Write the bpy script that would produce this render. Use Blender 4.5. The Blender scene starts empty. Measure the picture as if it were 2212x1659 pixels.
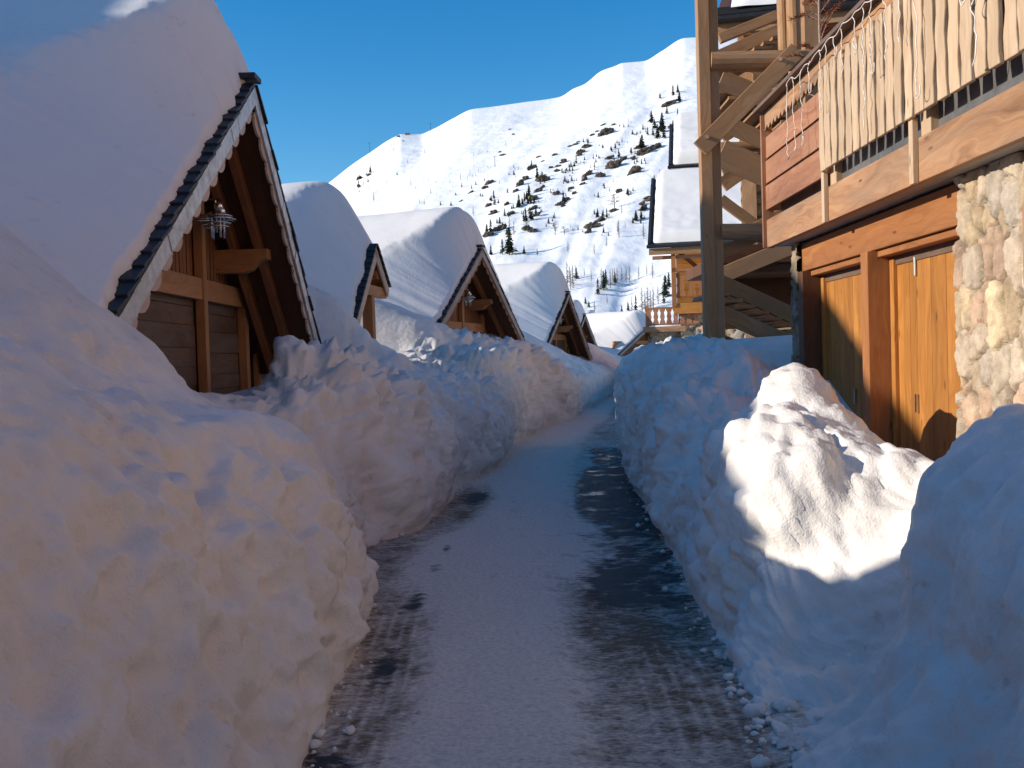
# Snowed-in alpine lane between steep-roofed chalets
import bpy, math, random
import numpy as np
from mathutils import Vector, Matrix

random.seed(7)
RNG = np.random.default_rng(11)
SC = bpy.context.scene
COL = SC.collection
R = math.radians

# ------------------------------------------------------------------ camera geometry
EYE = 1.6
FPX = 0.95 * 2212
ROLL = 0.03
PITCH = math.atan((829.5 - 775) / FPX)

def ray(px, py):
    """view direction through a point of the 2212 px wide photograph"""
    x = (px - 1106) / FPX
    y = -(py - 829.5) / FPX
    c, s = math.cos(-ROLL), math.sin(-ROLL)
    x, y = c * x - s * y, s * x + c * y
    cp, sp = math.cos(PITCH), math.sin(PITCH)
    return (x, cp + sp * y, -sp + cp * y)

def at(px, py, Y):
    r = ray(px, py)
    k = Y / r[1]
    return (r[0] * k, Y, EYE + r[2] * k)

# ------------------------------------------------------------------ numpy noise
def _h(ix, iy, iz, seed):
    n = (ix.astype(np.int64) * 374761393 + iy.astype(np.int64) * 668265263 +
         iz.astype(np.int64) * 2147483647 + seed * 974634777) & 0xFFFFFFFF
    n = ((n ^ (n >> 13)) * 1274126177) & 0xFFFFFFFF
    n = ((n ^ (n >> 16)) * 2246822519) & 0xFFFFFFFF
    return ((n ^ (n >> 15)) & 0xFFFFFF) / float(0xFFFFFF)

def vnoise(p, seed=0):
    """value noise in -1..1 at points p (n,3)"""
    i = np.floor(p)
    f = p - i
    f = f * f * f * (f * (f * 6 - 15) + 10)
    i = i.astype(np.int64)
    out = 0
    for dx in (0, 1):
        wx = f[:, 0] if dx else 1 - f[:, 0]
        for dy in (0, 1):
            wy = f[:, 1] if dy else 1 - f[:, 1]
            for dz in (0, 1):
                wz = f[:, 2] if dz else 1 - f[:, 2]
                out = out + wx * wy * wz * _h(i[:, 0] + dx, i[:, 1] + dy, i[:, 2] + dz, seed)
    return out * 2 - 1

_ROT = np.array([[0.36, 0.48, -0.8], [-0.8, 0.6, 0.0], [0.48, 0.64, 0.6]])

def fbm(p, scale=1.0, octv=4, seed=0, gain=0.5):
    q = np.asarray(p, float) * scale
    a, s, out = 1.0, 0.0, 0
    for k in range(octv):
        out = out + a * vnoise(q, seed + k * 17)
        s += a
        a *= gain
        q = (q @ _ROT.T) * 2.03
    return out / s

def worley(p, seed=0):
    """F1, F2, id of the nearest cell"""
    i = np.floor(p).astype(np.int64)
    n = len(p)
    f1 = np.full(n, 9.0)
    f2 = np.full(n, 9.0)
    idn = np.zeros(n)
    for dx in (-1, 0, 1):
        for dy in (-1, 0, 1):
            for dz in (-1, 0, 1):
                cx, cy, cz = i[:, 0] + dx, i[:, 1] + dy, i[:, 2] + dz
                q = np.stack([cx + _h(cx, cy, cz, seed), cy + _h(cx, cy, cz, seed + 1), cz + _h(cx, cy, cz, seed + 2)], 1)
                d = np.sqrt(((q - p) ** 2).sum(1))
                new = d < f1
                f2 = np.where(new, f1, np.minimum(f2, d))
                idn = np.where(new, _h(cx, cy, cz, seed + 5), idn)
                f1 = np.where(new, d, f1)
    return f1, f2, idn

def sstep(a, b, x):
    t = np.clip((x - a) / (b - a), 0, 1)
    return t * t * (3 - 2 * t)

# ------------------------------------------------------------------ materials
MATS = {}

def new_mat(name, rough=0.7, spec=0.3):
    m = bpy.data.materials.new(name)
    m.use_nodes = True
    nt = m.node_tree
    b = nt.nodes['Principled BSDF']
    b.inputs['Roughness'].default_value = rough
    b.inputs['Specular IOR Level'].default_value = spec
    MATS[name] = m
    return m, nt, b

def N(nt, t, **kw):
    n = nt.nodes.new(t)
    for k, v in kw.items():
        if k.startswith('i_'):
            n.inputs[k[2:].replace('_', ' ')].default_value = v
        else:
            setattr(n, k, v)
    return n

def L(nt, a, b):
    nt.links.new(a, b)

def ramp(nt, src, stops):
    r = N(nt, 'ShaderNodeValToRGB')
    e = r.color_ramp.elements
    while len(e) < len(stops):
        e.new(0.5)
    for el, (p, c) in zip(e, stops):
        el.position = p
        el.color = (*c, 1) if len(c) == 3 else c
    L(nt, src, r.inputs['Fac'])
    return r.outputs['Color']

def noise(nt, vec, scale, detail=4, rough=0.55):
    n = N(nt, 'ShaderNodeTexNoise')
    n.inputs['Scale'].default_value = scale
    n.inputs['Detail'].default_value = detail
    n.inputs['Roughness'].default_value = rough
    if vec is not None:
        L(nt, vec, n.inputs['Vector'])
    return n.outputs['Fac']

def mapping(nt, vec, scale=(1, 1, 1), rot=(0, 0, 0)):
    m = N(nt, 'ShaderNodeMapping')
    m.inputs['Scale'].default_value = scale
    m.inputs['Rotation'].default_value = rot
    L(nt, vec, m.inputs['Vector'])
    return m.outputs['Vector']

def mixc(nt, fac, a, b, mode='MIX'):
    m = N(nt, 'ShaderNodeMix', data_type='RGBA', blend_type=mode)
    for sock, v in ((m.inputs['Factor'], fac), (m.inputs['A'], a), (m.inputs['B'], b)):
        pass
    if isinstance(fac, (int, float)):
        m.inputs[0].default_value = fac
    else:
        L(nt, fac, m.inputs[0])
    for idx, v in ((6, a), (7, b)):
        if isinstance(v, tuple):
            m.inputs[idx].default_value = (*v, 1)
        else:
            L(nt, v, m.inputs[idx])
    return m.outputs[2]

def math_(nt, op, a, b=None, clamp=False):
    m = N(nt, 'ShaderNodeMath', operation=op, use_clamp=clamp)
    for k, v in enumerate((a, b)):
        if v is None:
            continue
        if isinstance(v, (int, float)):
            m.inputs[k].default_value = v
        else:
            L(nt, v, m.inputs[k])
    return m.outputs[0]

def bump(nt, bsdf, height, strength=0.4, dist=0.02):
    b = N(nt, 'ShaderNodeBump')
    b.inputs['Strength'].default_value = strength
    b.inputs['Distance'].default_value = dist
    L(nt, height, b.inputs['Height'])
    L(nt, b.outputs['Normal'], bsdf.inputs['Normal'])

def wpos(nt):
    return N(nt, 'ShaderNodeNewGeometry').outputs['Position']

def snow_material(name, base, dirty, dirt_lo, dirt_hi, grain=0.5, dist=0.012, lump=12.0):
    m, nt, b = new_mat(name, 0.62, 0.25)
    p = wpos(nt)
    d = ramp(nt, noise(nt, p, 1.7, 7, 0.62), [(dirt_lo, (0, 0, 0)), (dirt_hi, (1, 1, 1))])
    sp = ramp(nt, noise(nt, p, 9, 4, 0.65), [(0.60, (0, 0, 0)), (0.70, (1, 1, 1))])
    c = mixc(nt, math_(nt, 'MULTIPLY', d, 0.55), base, dirty)
    c = mixc(nt, math_(nt, 'MULTIPLY', math_(nt, 'MULTIPLY', d, sp), 0.5), c, (0.27, 0.20, 0.13))
    L(nt, c, b.inputs['Base Color'])
    h = math_(nt, 'ADD', math_(nt, 'MULTIPLY', noise(nt, p, lump, 5, 0.6), 1.0),
              math_(nt, 'MULTIPLY', noise(nt, p, 95, 2, 0.5), 0.22))
    bump(nt, b, h, grain, dist)
    return m

snow_material('bank_snow', (0.77, 0.73, 0.685), (0.56, 0.50, 0.435), 0.42, 0.74, 0.55, 0.03, 11.0)
snow_material('roof_snow', (0.79, 0.755, 0.72), (0.74, 0.70, 0.66), 0.45, 0.9, 0.35, 0.014, 16.0)
snow_material('field_snow', (0.88, 0.885, 0.895), (0.8, 0.79, 0.78), 0.5, 0.9, 0.3, 0.05, 2.0)

def mountain_material():
    m, nt, b = new_mat('mountain_snow', 0.65, 0.2)
    p = wpos(nt)
    # avalanche and melt streaks with bare brown earth, running down the fall line
    s = noise(nt, mapping(nt, p, (0.05, 0.006, 0.004), (0, 0, R(-24))), 1.0, 6, 0.62)
    k = ramp(nt, s, [(0.66, (0, 0, 0)), (0.76, (1, 1, 1))])
    k2 = ramp(nt, noise(nt, p, 0.006, 2, 0.5), [(0.45, (0, 0, 0)), (0.62, (1, 1, 1))])
    c = mixc(nt, math_(nt, 'MULTIPLY', math_(nt, 'MULTIPLY', k, k2), 0.5), (0.90, 0.90, 0.90), (0.42, 0.33, 0.25))
    L(nt, c, b.inputs['Base Color'])
    h = math_(nt, 'ADD', noise(nt, mapping(nt, p, (0.11, 0.02, 0.02), (0, 0, R(-24))), 1.0, 6, 0.6),
              math_(nt, 'MULTIPLY', noise(nt, p, 0.12, 5, 0.6), 0.7))
    bump(nt, b, h, 0.35, 1.6)
mountain_material()

def wood_material(name, dark, mid, light, vscale=22.0, knots=True, rough=0.6, weather=None, plank=None):
    """grain runs along U; U and V are metres on the board"""
    m, nt, b = new_mat(name, rough, 0.25)
    uv = N(nt, 'ShaderNodeUVMap').outputs['UV']
    warp = noise(nt, mapping(nt, uv, (1.3, 4.0, 1)), 1.0, 2, 0.5)
    comb = N(nt, 'ShaderNodeCombineXYZ')
    sep = N(nt, 'ShaderNodeSeparateXYZ')
    L(nt, uv, sep.inputs[0])
    L(nt, math_(nt, 'MULTIPLY', sep.outputs[0], 0.9), comb.inputs[0])
    L(nt, math_(nt, 'ADD', math_(nt, 'MULTIPLY', sep.outputs[1], vscale), math_(nt, 'MULTIPLY', warp, 7.5)), comb.inputs[1])
    g = noise(nt, comb.outputs[0], 1.0, 5, 0.62)
    c = ramp(nt, g, [(0.28, dark), (0.5, mid), (0.72, light)])
    fine = noise(nt, mapping(nt, uv, (4.0, 260.0, 1)), 1.0, 2, 0.6)
    c = mixc(nt, 0.35, c, ramp(nt, fine, [(0.3, tuple(v * 0.6 for v in mid)), (0.7, light)]))
    tone = ramp(nt, noise(nt, mapping(nt, uv, (0.35, 2.2, 1)), 1.0, 3, 0.5), [(0.3, (0.72, 0.70, 0.68)), (0.7, (1.12, 1.1, 1.08))])
    c = mixc(nt, 1.0, c, tone, 'MULTIPLY')
    if knots:
        v = N(nt, 'ShaderNodeTexVoronoi', feature='F1')
        v.inputs['Scale'].default_value = 1.0
        L(nt, mapping(nt, uv, (2.1, 7.0, 1)), v.inputs['Vector'])
        kn = ramp(nt, v.outputs['Distance'], [(0.04, (1, 1, 1)), (0.10, (0, 0, 0))])
        c = mixc(nt, math_(nt, 'MULTIPLY', kn, 0.75), c, tuple(x * 0.35 for x in dark))
    if weather:
        w = ramp(nt, noise(nt, mapping(nt, uv, (0.6, 3.5, 1)), 1.3, 5, 0.6), [(0.45, (0, 0, 0)), (0.66, (1, 1, 1))])
        c = mixc(nt, math_(nt, 'MULTIPLY', w, 0.65), c, weather)
    L(nt, c, b.inputs['Base Color'])
    bump(nt, b, math_(nt, 'ADD', g, math_(nt, 'MULTIPLY', fine, 0.5)), 0.35, 0.006)
    return m

wood_material('door_wood', (0.26, 0.095, 0.02), (0.41, 0.165, 0.034), (0.52, 0.245, 0.065), 14, True)
wood_material('beam_wood', (0.24, 0.085, 0.026), (0.34, 0.135, 0.045), (0.44, 0.20, 0.075), 14)
wood_material('fascia_wood', (0.16, 0.07, 0.032), (0.38, 0.195, 0.095), (0.56, 0.34, 0.19), 15, weather=(0.30, 0.20, 0.13))
wood_material('plank_wood', (0.20, 0.08, 0.04), (0.36, 0.155, 0.08), (0.50, 0.27, 0.155), 13, weather=(0.40, 0.21, 0.12))
wood_material('picket_wood', (0.42, 0.27, 0.15), (0.58, 0.41, 0.26), (0.68, 0.53, 0.38), 12)
wood_material('timber_wood', (0.22, 0.105, 0.042), (0.38, 0.20, 0.09), (0.50, 0.30, 0.155), 14, weather=(0.30, 0.19, 0.115))
wood_material('chalet_wood', (0.17, 0.066, 0.026), (0.27, 0.112, 0.045), (0.36, 0.165, 0.07), 16)
wood_material('chalet_beam', (0.30, 0.13, 0.045), (0.42, 0.20, 0.08), (0.52, 0.27, 0.12), 12)
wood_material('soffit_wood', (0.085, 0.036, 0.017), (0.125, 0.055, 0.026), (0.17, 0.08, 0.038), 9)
wood_material('weathered_wood', (0.075, 0.043, 0.027), (0.135, 0.075, 0.045), (0.22, 0.12, 0.07), 9, weather=(0.16, 0.125, 0.10))
wood_material('grey_wood', (0.26, 0.23, 0.21), (0.38, 0.345, 0.315), (0.48, 0.44, 0.40), 14)
wood_material('barge_wood', (0.50, 0.37, 0.29), (0.60, 0.46, 0.37), (0.68, 0.54, 0.45), 14)
wood_material('rail_wood', (0.10, 0.062, 0.045), (0.16, 0.10, 0.07), (0.22, 0.15, 0.11), 14)

def plain(name, col, rough, spec=0.3, metal=0.0, var=0.25, nscale=14.0, bstr=0.2, bdist=0.004):
    m, nt, b = new_mat(name, rough, spec)
    b.inputs['Metallic'].default_value = metal
    p = wpos(nt)
    f = noise(nt, p, nscale, 5, 0.6)
    c = ramp(nt, f, [(0.3, tuple(v * (1 - var) for v in col)), (0.7, tuple(min(1, v * (1 + var)) for v in col))])
    L(nt, c, b.inputs['Base Color'])
    if bstr:
        bump(nt, b, f, bstr, bdist)
    return m

plain('roof_tile', (0.022, 0.022, 0.026), 0.55, 0.35, 0, 0.4, 9)
plain('zinc', (0.46, 0.48, 0.50), 0.42, 0.4, 0.55, 0.3, 11, 0.25, 0.006)
plain('gutter_metal', (0.035, 0.034, 0.036), 0.35, 0.5, 0.4, 0.3)
plain('steel', (0.55, 0.56, 0.58), 0.22, 0.5, 1.0, 0.12, 20, 0)
plain('flashing', (0.115, 0.112, 0.108), 0.42, 0.5, 0.0, 0.35, 6)
plain('rock', (0.092, 0.074, 0.058), 0.9, 0.2, 0, 0.55, 0.35, 0.8, 0.5)
plain('needles', (0.022, 0.036, 0.020), 0.85, 0.15, 0, 0.5, 0.8, 0)
plain('larch_twig', (0.12, 0.095, 0.075), 0.9, 0.1, 0, 0.3, 0.6, 0)
plain('bark', (0.10, 0.068, 0.045), 0.9, 0.1, 0, 0.4, 3.0, 0.3)
plain('dry_needles', (0.165, 0.045, 0.022), 0.85, 0.15, 0, 0.5, 30, 0)
plain('pale_bark', (0.34, 0.25, 0.19), 0.85, 0.15, 0, 0.3, 40, 0.2)
plain('cable_plastic', (0.72, 0.68, 0.64), 0.4, 0.4, 0, 0.05, 30, 0)
plain('dark_void', (0.02, 0.014, 0.01), 0.8, 0.2, 0, 0.3, 4, 0)
m, nt, b = new_mat('lamp_glass', 0.08, 0.5)
b.inputs['Base Color'].default_value = (0.8, 0.8, 0.8, 1)
b.inputs['Metallic'].default_value = 0.85

def stone_material():
    m, nt, b = new_mat('stone', 0.85, 0.2)
    at_ = N(nt, 'ShaderNodeAttribute', attribute_name='stone_colour')
    p = wpos(nt)
    t = ramp(nt, noise(nt, p, 11, 6, 0.65), [(0.28, (0.62, 0.60, 0.58)), (0.7, (1.22, 1.2, 1.18))])
    c = mixc(nt, 1.0, at_.outputs['Color'], t, 'MULTIPLY')
    L(nt, c, b.inputs['Base Color'])
    bump(nt, b, math_(nt, 'ADD', noise(nt, p, 24, 6, 0.65), noise(nt, p, 120, 3, 0.6)), 0.7, 0.012)
stone_material()

def road_material():
    m, nt, b = new_mat('road_snow', 0.5, 0.14)
    p = wpos(nt)
    wet = N(nt, 'ShaderNodeAttribute', attribute_name='wet').outputs['Fac']
    slush = N(nt, 'ShaderNodeAttribute', attribute_name='slush').outputs['Fac']
    g = noise(nt, mapping(nt, p, (9, 16, 9)), 1.0, 6, 0.68)
    f2 = noise(nt, mapping(nt, p, (26, 60, 26)), 1.0, 4, 0.65)
    # bare asphalt shows where wear beats the grain of the packed snow
    k = math_(nt, 'ADD', wet, math_(nt, 'MULTIPLY', math_(nt, 'SUBTRACT', g, 0.5), 0.9))
    k = ramp(nt, k, [(0.46, (0, 0, 0)), (0.74, (1, 1, 1))])
    s = math_(nt, 'ADD', slush, math_(nt, 'MULTIPLY', math_(nt, 'SUBTRACT', math_(nt, 'ADD', math_(nt, 'MULTIPLY', g, 0.5), math_(nt, 'MULTIPLY', f2, 0.5)), 0.5), 1.9))
    s = ramp(nt, s, [(0.30, (0, 0, 0)), (0.82, (1, 1, 1))])
    grn = ramp(nt, noise(nt, p, 34, 4, 0.7), [(0.32, (0.80, 0.77, 0.74)), (0.6, (1.06, 1.05, 1.04))])
    snow = mixc(nt, 1.0, mixc(nt, s, (0.80, 0.735, 0.675), (0.19, 0.145, 0.105)), grn, 'MULTIPLY')
    asp = ramp(nt, noise(nt, p, 140, 2, 0.6), [(0.3, (0.028, 0.029, 0.031)), (0.7, (0.06, 0.06, 0.062))])
    L(nt, mixc(nt, k, snow, asp), b.inputs['Base Color'])
    glz = ramp(nt, noise(nt, p, 2.3, 3, .6), [(0.55, (0, 0, 0)), (0.68, (1, 1, 1))])
    rgh = math_(nt, 'SUBTRACT', 0.85, math_(nt, 'MULTIPLY', k, math_(nt, 'ADD', 0.22, math_(nt, 'MULTIPLY', glz, 0.38))))
    L(nt, rgh, b.inputs['Roughness'])
    h = math_(nt, 'MULTIPLY', math_(nt, 'ADD', math_(nt, 'MULTIPLY', g, 1.0), math_(nt, 'MULTIPLY', f2, 0.45)),
              math_(nt, 'SUBTRACT', 1.0, math_(nt, 'MULTIPLY', k, 0.85)))
    bump(nt, b, h, 0.9, 0.04)
road_material()

# ------------------------------------------------------------------ mesh building
class MB:
    def __init__(self):
        self.v, self.f, self.uv = [], [], []

    def face(self, pts, uvs=None):
        b = len(self.v)
        self.v += [tuple(p) for p in pts]
        self.f.append(tuple(range(b, b + len(pts))))
        self.uv.append(uvs if uvs else [(p[0], p[1]) for p in pts])

    def beam(self, p0, p1, w, h, up=(0, 0, 1), taper=1.0):
        """box from p0 to p1, w across and h along 'up'; grain follows its length"""
        p0, p1 = Vector(p0), Vector(p1)
        d = (p1 - p0)
        ln = d.length
        d.normalize()
        up = Vector(up)
        s = d.cross(up)
        if s.length < 1e-4:
            s = d.cross(Vector((0, 1, 0)))
        s.normalize()
        u = s.cross(d)
        u.normalize()
        ou, ov = random.uniform(0, 50), random.uniform(0, 50)
        q = []
        for p, k in ((p0, 1), (p1, taper)):
            q.append([p + s * (a * w * k / 2) + u * (c * h * k / 2) for a, c in ((-1, -1), (1, -1), (1, 1), (-1, 1))])
        wid = [w, h, w, h]
        acc = ov
        for i in range(4):
            j = (i + 1) % 4
            self.face([q[0][i], q[0][j], q[1][j], q[1][i]],
                      [(ou, acc), (ou, acc + wid[i]), (ou + ln, acc + wid[i]), (ou + ln, acc)])
            acc += wid[i] + 0.01
        self.face([q[0][3], q[0][2], q[0][1], q[0][0]], [(ou + .1, ov), (ou + .1, ov + w), (ou + .1 + h * .2, ov + w), (ou + .1 + h * .2, ov)])
        self.face([q[1][0], q[1][1], q[1][2], q[1][3]], [(ou + .4, ov), (ou + .4, ov + w), (ou + .4 + h * .2, ov + w), (ou + .4 + h * .2, ov)])
        return self

    def box(self, x0, x1, y0, y1, z0, z1, grain='z'):
        cx, cy, cz = (x0 + x1) / 2, (y0 + y1) / 2, (z0 + z1) / 2
        if grain == 'z':
            return self.beam((cx, cy, z0), (cx, cy, z1), x1 - x0, y1 - y0, (0, 1, 0))
        if grain == 'y':
            return self.beam((cx, y0, cz), (cx, y1, cz), x1 - x0, z1 - z0, (0, 0, 1))
        return self.beam((x0, cy, cz), (x1, cy, cz), y1 - y0, z1 - z0, (0, 0, 1))

    def tube(self, pts, r, seg=8, r1=None, cap=True, wob=0.0):
        pts = [Vector(p) for p in pts]
        n = len(pts)
        ou, ov = random.uniform(0, 50), random.uniform(0, 50)
        rings, ln, acc = [], [], 0
        for i, p in enumerate(pts):
            d = (pts[min(i + 1, n - 1)] - pts[max(i - 1, 0)])
            d.normalize()
            a = Vector((0, 0, 1)) if abs(d.z) < 0.9 else Vector((1, 0, 0))
            s = d.cross(a)
            s.normalize()
            u = s.cross(d)
            rr = r if r1 is None else r + (r1 - r) * i / max(1, n - 1)
            rr *= 1 + random.uniform(-wob, wob)
            rings.append([p + (s * math.cos(2 * math.pi * k / seg) + u * math.sin(2 * math.pi * k / seg)) * rr for k in range(seg)])
            if i:
                acc += (pts[i] - pts[i - 1]).length
            ln.append(acc)
        per = 2 * math.pi * r
        for i in range(n - 1):
            for k in range(seg):
                k2 = (k + 1) % seg
                v0, v1 = ov + per * k / seg, ov + per * (k + 1) / seg
                self.face([rings[i][k], rings[i][k2], rings[i + 1][k2], rings[i + 1][k]],
                          [(ou + ln[i], v0), (ou + ln[i], v1), (ou + ln[i + 1], v1), (ou + ln[i + 1], v0)])
        if cap:
            self.face(list(reversed(rings[0])))
            self.face(rings[-1])
        return self

    def disc(self, c, r, h, seg=20, axis=(0, 0, 1)):
        c, ax = Vector(c), Vector(axis).normalized()
        return self.tube([c - ax * h / 2, c + ax * h / 2], r, seg)

    def ball(self, c, r, seg=10, squash=1.0):
        rows = seg // 2
        for i in range(rows):
            t0, t1 = math.pi * i / rows, math.pi * (i + 1) / rows
            for k in range(seg):
                a0, a1 = 2 * math.pi * k / seg, 2 * math.pi * (k + 1) / seg
                P = lambda t, a: (c[0] + r * math.sin(t) * math.cos(a), c[1] + r * math.sin(t) * math.sin(a), c[2] + r * squash * math.cos(t))
                self.face([P(t0, a0), P(t1, a0), P(t1, a1), P(t0, a1)])
        return self

    def sheet(self, outline, thick, frame, grain=0):
        """flat board cut to a 2-D outline; frame = (origin, axis_a, axis_b, normal); grain along a or b"""
        o, a, b, n = [Vector(x) for x in frame]
        ou, ov = random.uniform(0, 50), random.uniform(0, 50)
        f = [o + a * p + b * q + n * (thick / 2) for p, q in outline]
        k = [o + a * p + b * q - n * (thick / 2) for p, q in outline]
        uv = [((p, q) if grain == 0 else (q, p)) for p, q in outline]
        uv = [(x + ou, y + ov) for x, y in uv]
        self.face(f, uv)
        self.face(list(reversed(k)), list(reversed(uv)))
        m = len(outline)
        for i in range(m):
            j = (i + 1) % m
            self.face([f[i], k[i], k[j], f[j]], [uv[i], (uv[i][0], uv[i][1] + thick), (uv[j][0], uv[j][1] + thick), uv[j]])
        return self

    def mesh(self, name, smooth=False):
        me = bpy.data.meshes.new(name)
        me.from_pydata(self.v, [], self.f)
        ul = me.uv_layers.new(name='UVMap')
        ul.data.foreach_set('uv', np.array([c for u in self.uv for c in u], float).ravel())
        if smooth:
            me.polygons.foreach_set('use_smooth', [True] * len(me.polygons))
        return me

    def build(self, name, mat, parent=None, smooth=False, bevel=0.0, weld=False):
        me = self.mesh(name, smooth)
        if weld or bevel or smooth:
            import bmesh
            bm = bmesh.new()
            bm.from_mesh(me)
            bmesh.ops.remove_doubles(bm, verts=bm.verts, dist=0.0004)
            bmesh.ops.recalc_face_normals(bm, faces=bm.faces)
            bm.to_mesh(me)
            bm.free()
        return link(name, me, mat, parent, bevel)

def link(name, me, mat, parent=None, bevel=0.0):
    o = bpy.data.objects.new(name, me)
    COL.objects.link(o)
    if not me.materials:
        me.materials.append(MATS[mat])
    if parent is not None:
        o.parent = parent
    if bevel:
        b = o.modifiers.new('edge', 'BEVEL')
        b.width = bevel
        b.segments = 2
        b.limit_method = 'ANGLE'
        b.angle_limit = R(50)
    return o

def tag(o, label=None, cat=None, group=None, kind=None):
    if label:
        o['label'] = label
    if cat:
        o['category'] = cat
    if group:
        o['group'] = group
    if kind:
        o['kind'] = kind
    return o

def empty(name, loc, rz=0.0):
    o = bpy.data.objects.new(name, None)
    COL.objects.link(o)
    o.location = loc
    o.rotation_euler = (0, 0, rz)
    o.empty_display_size = 0.3
    return o

def copy_tree(o, parent=None):
    c = o.copy()
    COL.objects.link(c)
    if parent is not None:
        c.parent = parent
    for ch in list(o.children):
        copy_tree(ch, c)
    return c

def grid_mesh(name, P, mat, attrs=None, smooth=True):
    """P: (rows, cols, 3) array -> one mesh sheet"""
    r, c = P.shape[:2]
    me = bpy.data.meshes.new(name)
    idx = np.arange(r * c).reshape(r, c)
    q = np.stack([idx[:-1, :-1], idx[:-1, 1:], idx[1:, 1:], idx[1:, :-1]], -1).reshape(-1, 4)
    me.vertices.add(r * c)
    me.vertices.foreach_set('co', P.reshape(-1).astype(np.float32))
    me.loops.add(q.size)
    me.loops.foreach_set('vertex_index', q.reshape(-1).astype(np.int32))
    me.polygons.add(len(q))
    me.polygons.foreach_set('loop_start', np.arange(0, q.size, 4, dtype=np.int32))
    if smooth:
        me.polygons.foreach_set('use_smooth', np.ones(len(q), bool))
    me.update(calc_edges=True)
    for k, a in (attrs or {}).items():
        if a.ndim == 3:
            at_ = me.color_attributes.new(k, 'FLOAT_COLOR', 'POINT')
            d = np.ones((r * c, 4), np.float32)
            d[:, :3] = a.reshape(-1, 3)
            at_.data.foreach_set('color', d.reshape(-1))
        else:
            at_ = me.attributes.new(k, 'FLOAT', 'POINT')
            at_.data.foreach_set('value', a.reshape(-1).astype(np.float32))
    me.materials.append(MATS[mat])
    return me

def normals(P):
    du = np.gradient(P, axis=0)
    dv = np.gradient(P, axis=1)
    n = np.cross(dv, du)
    return n / (np.linalg.norm(n, axis=2, keepdims=True) + 1e-9)

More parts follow.
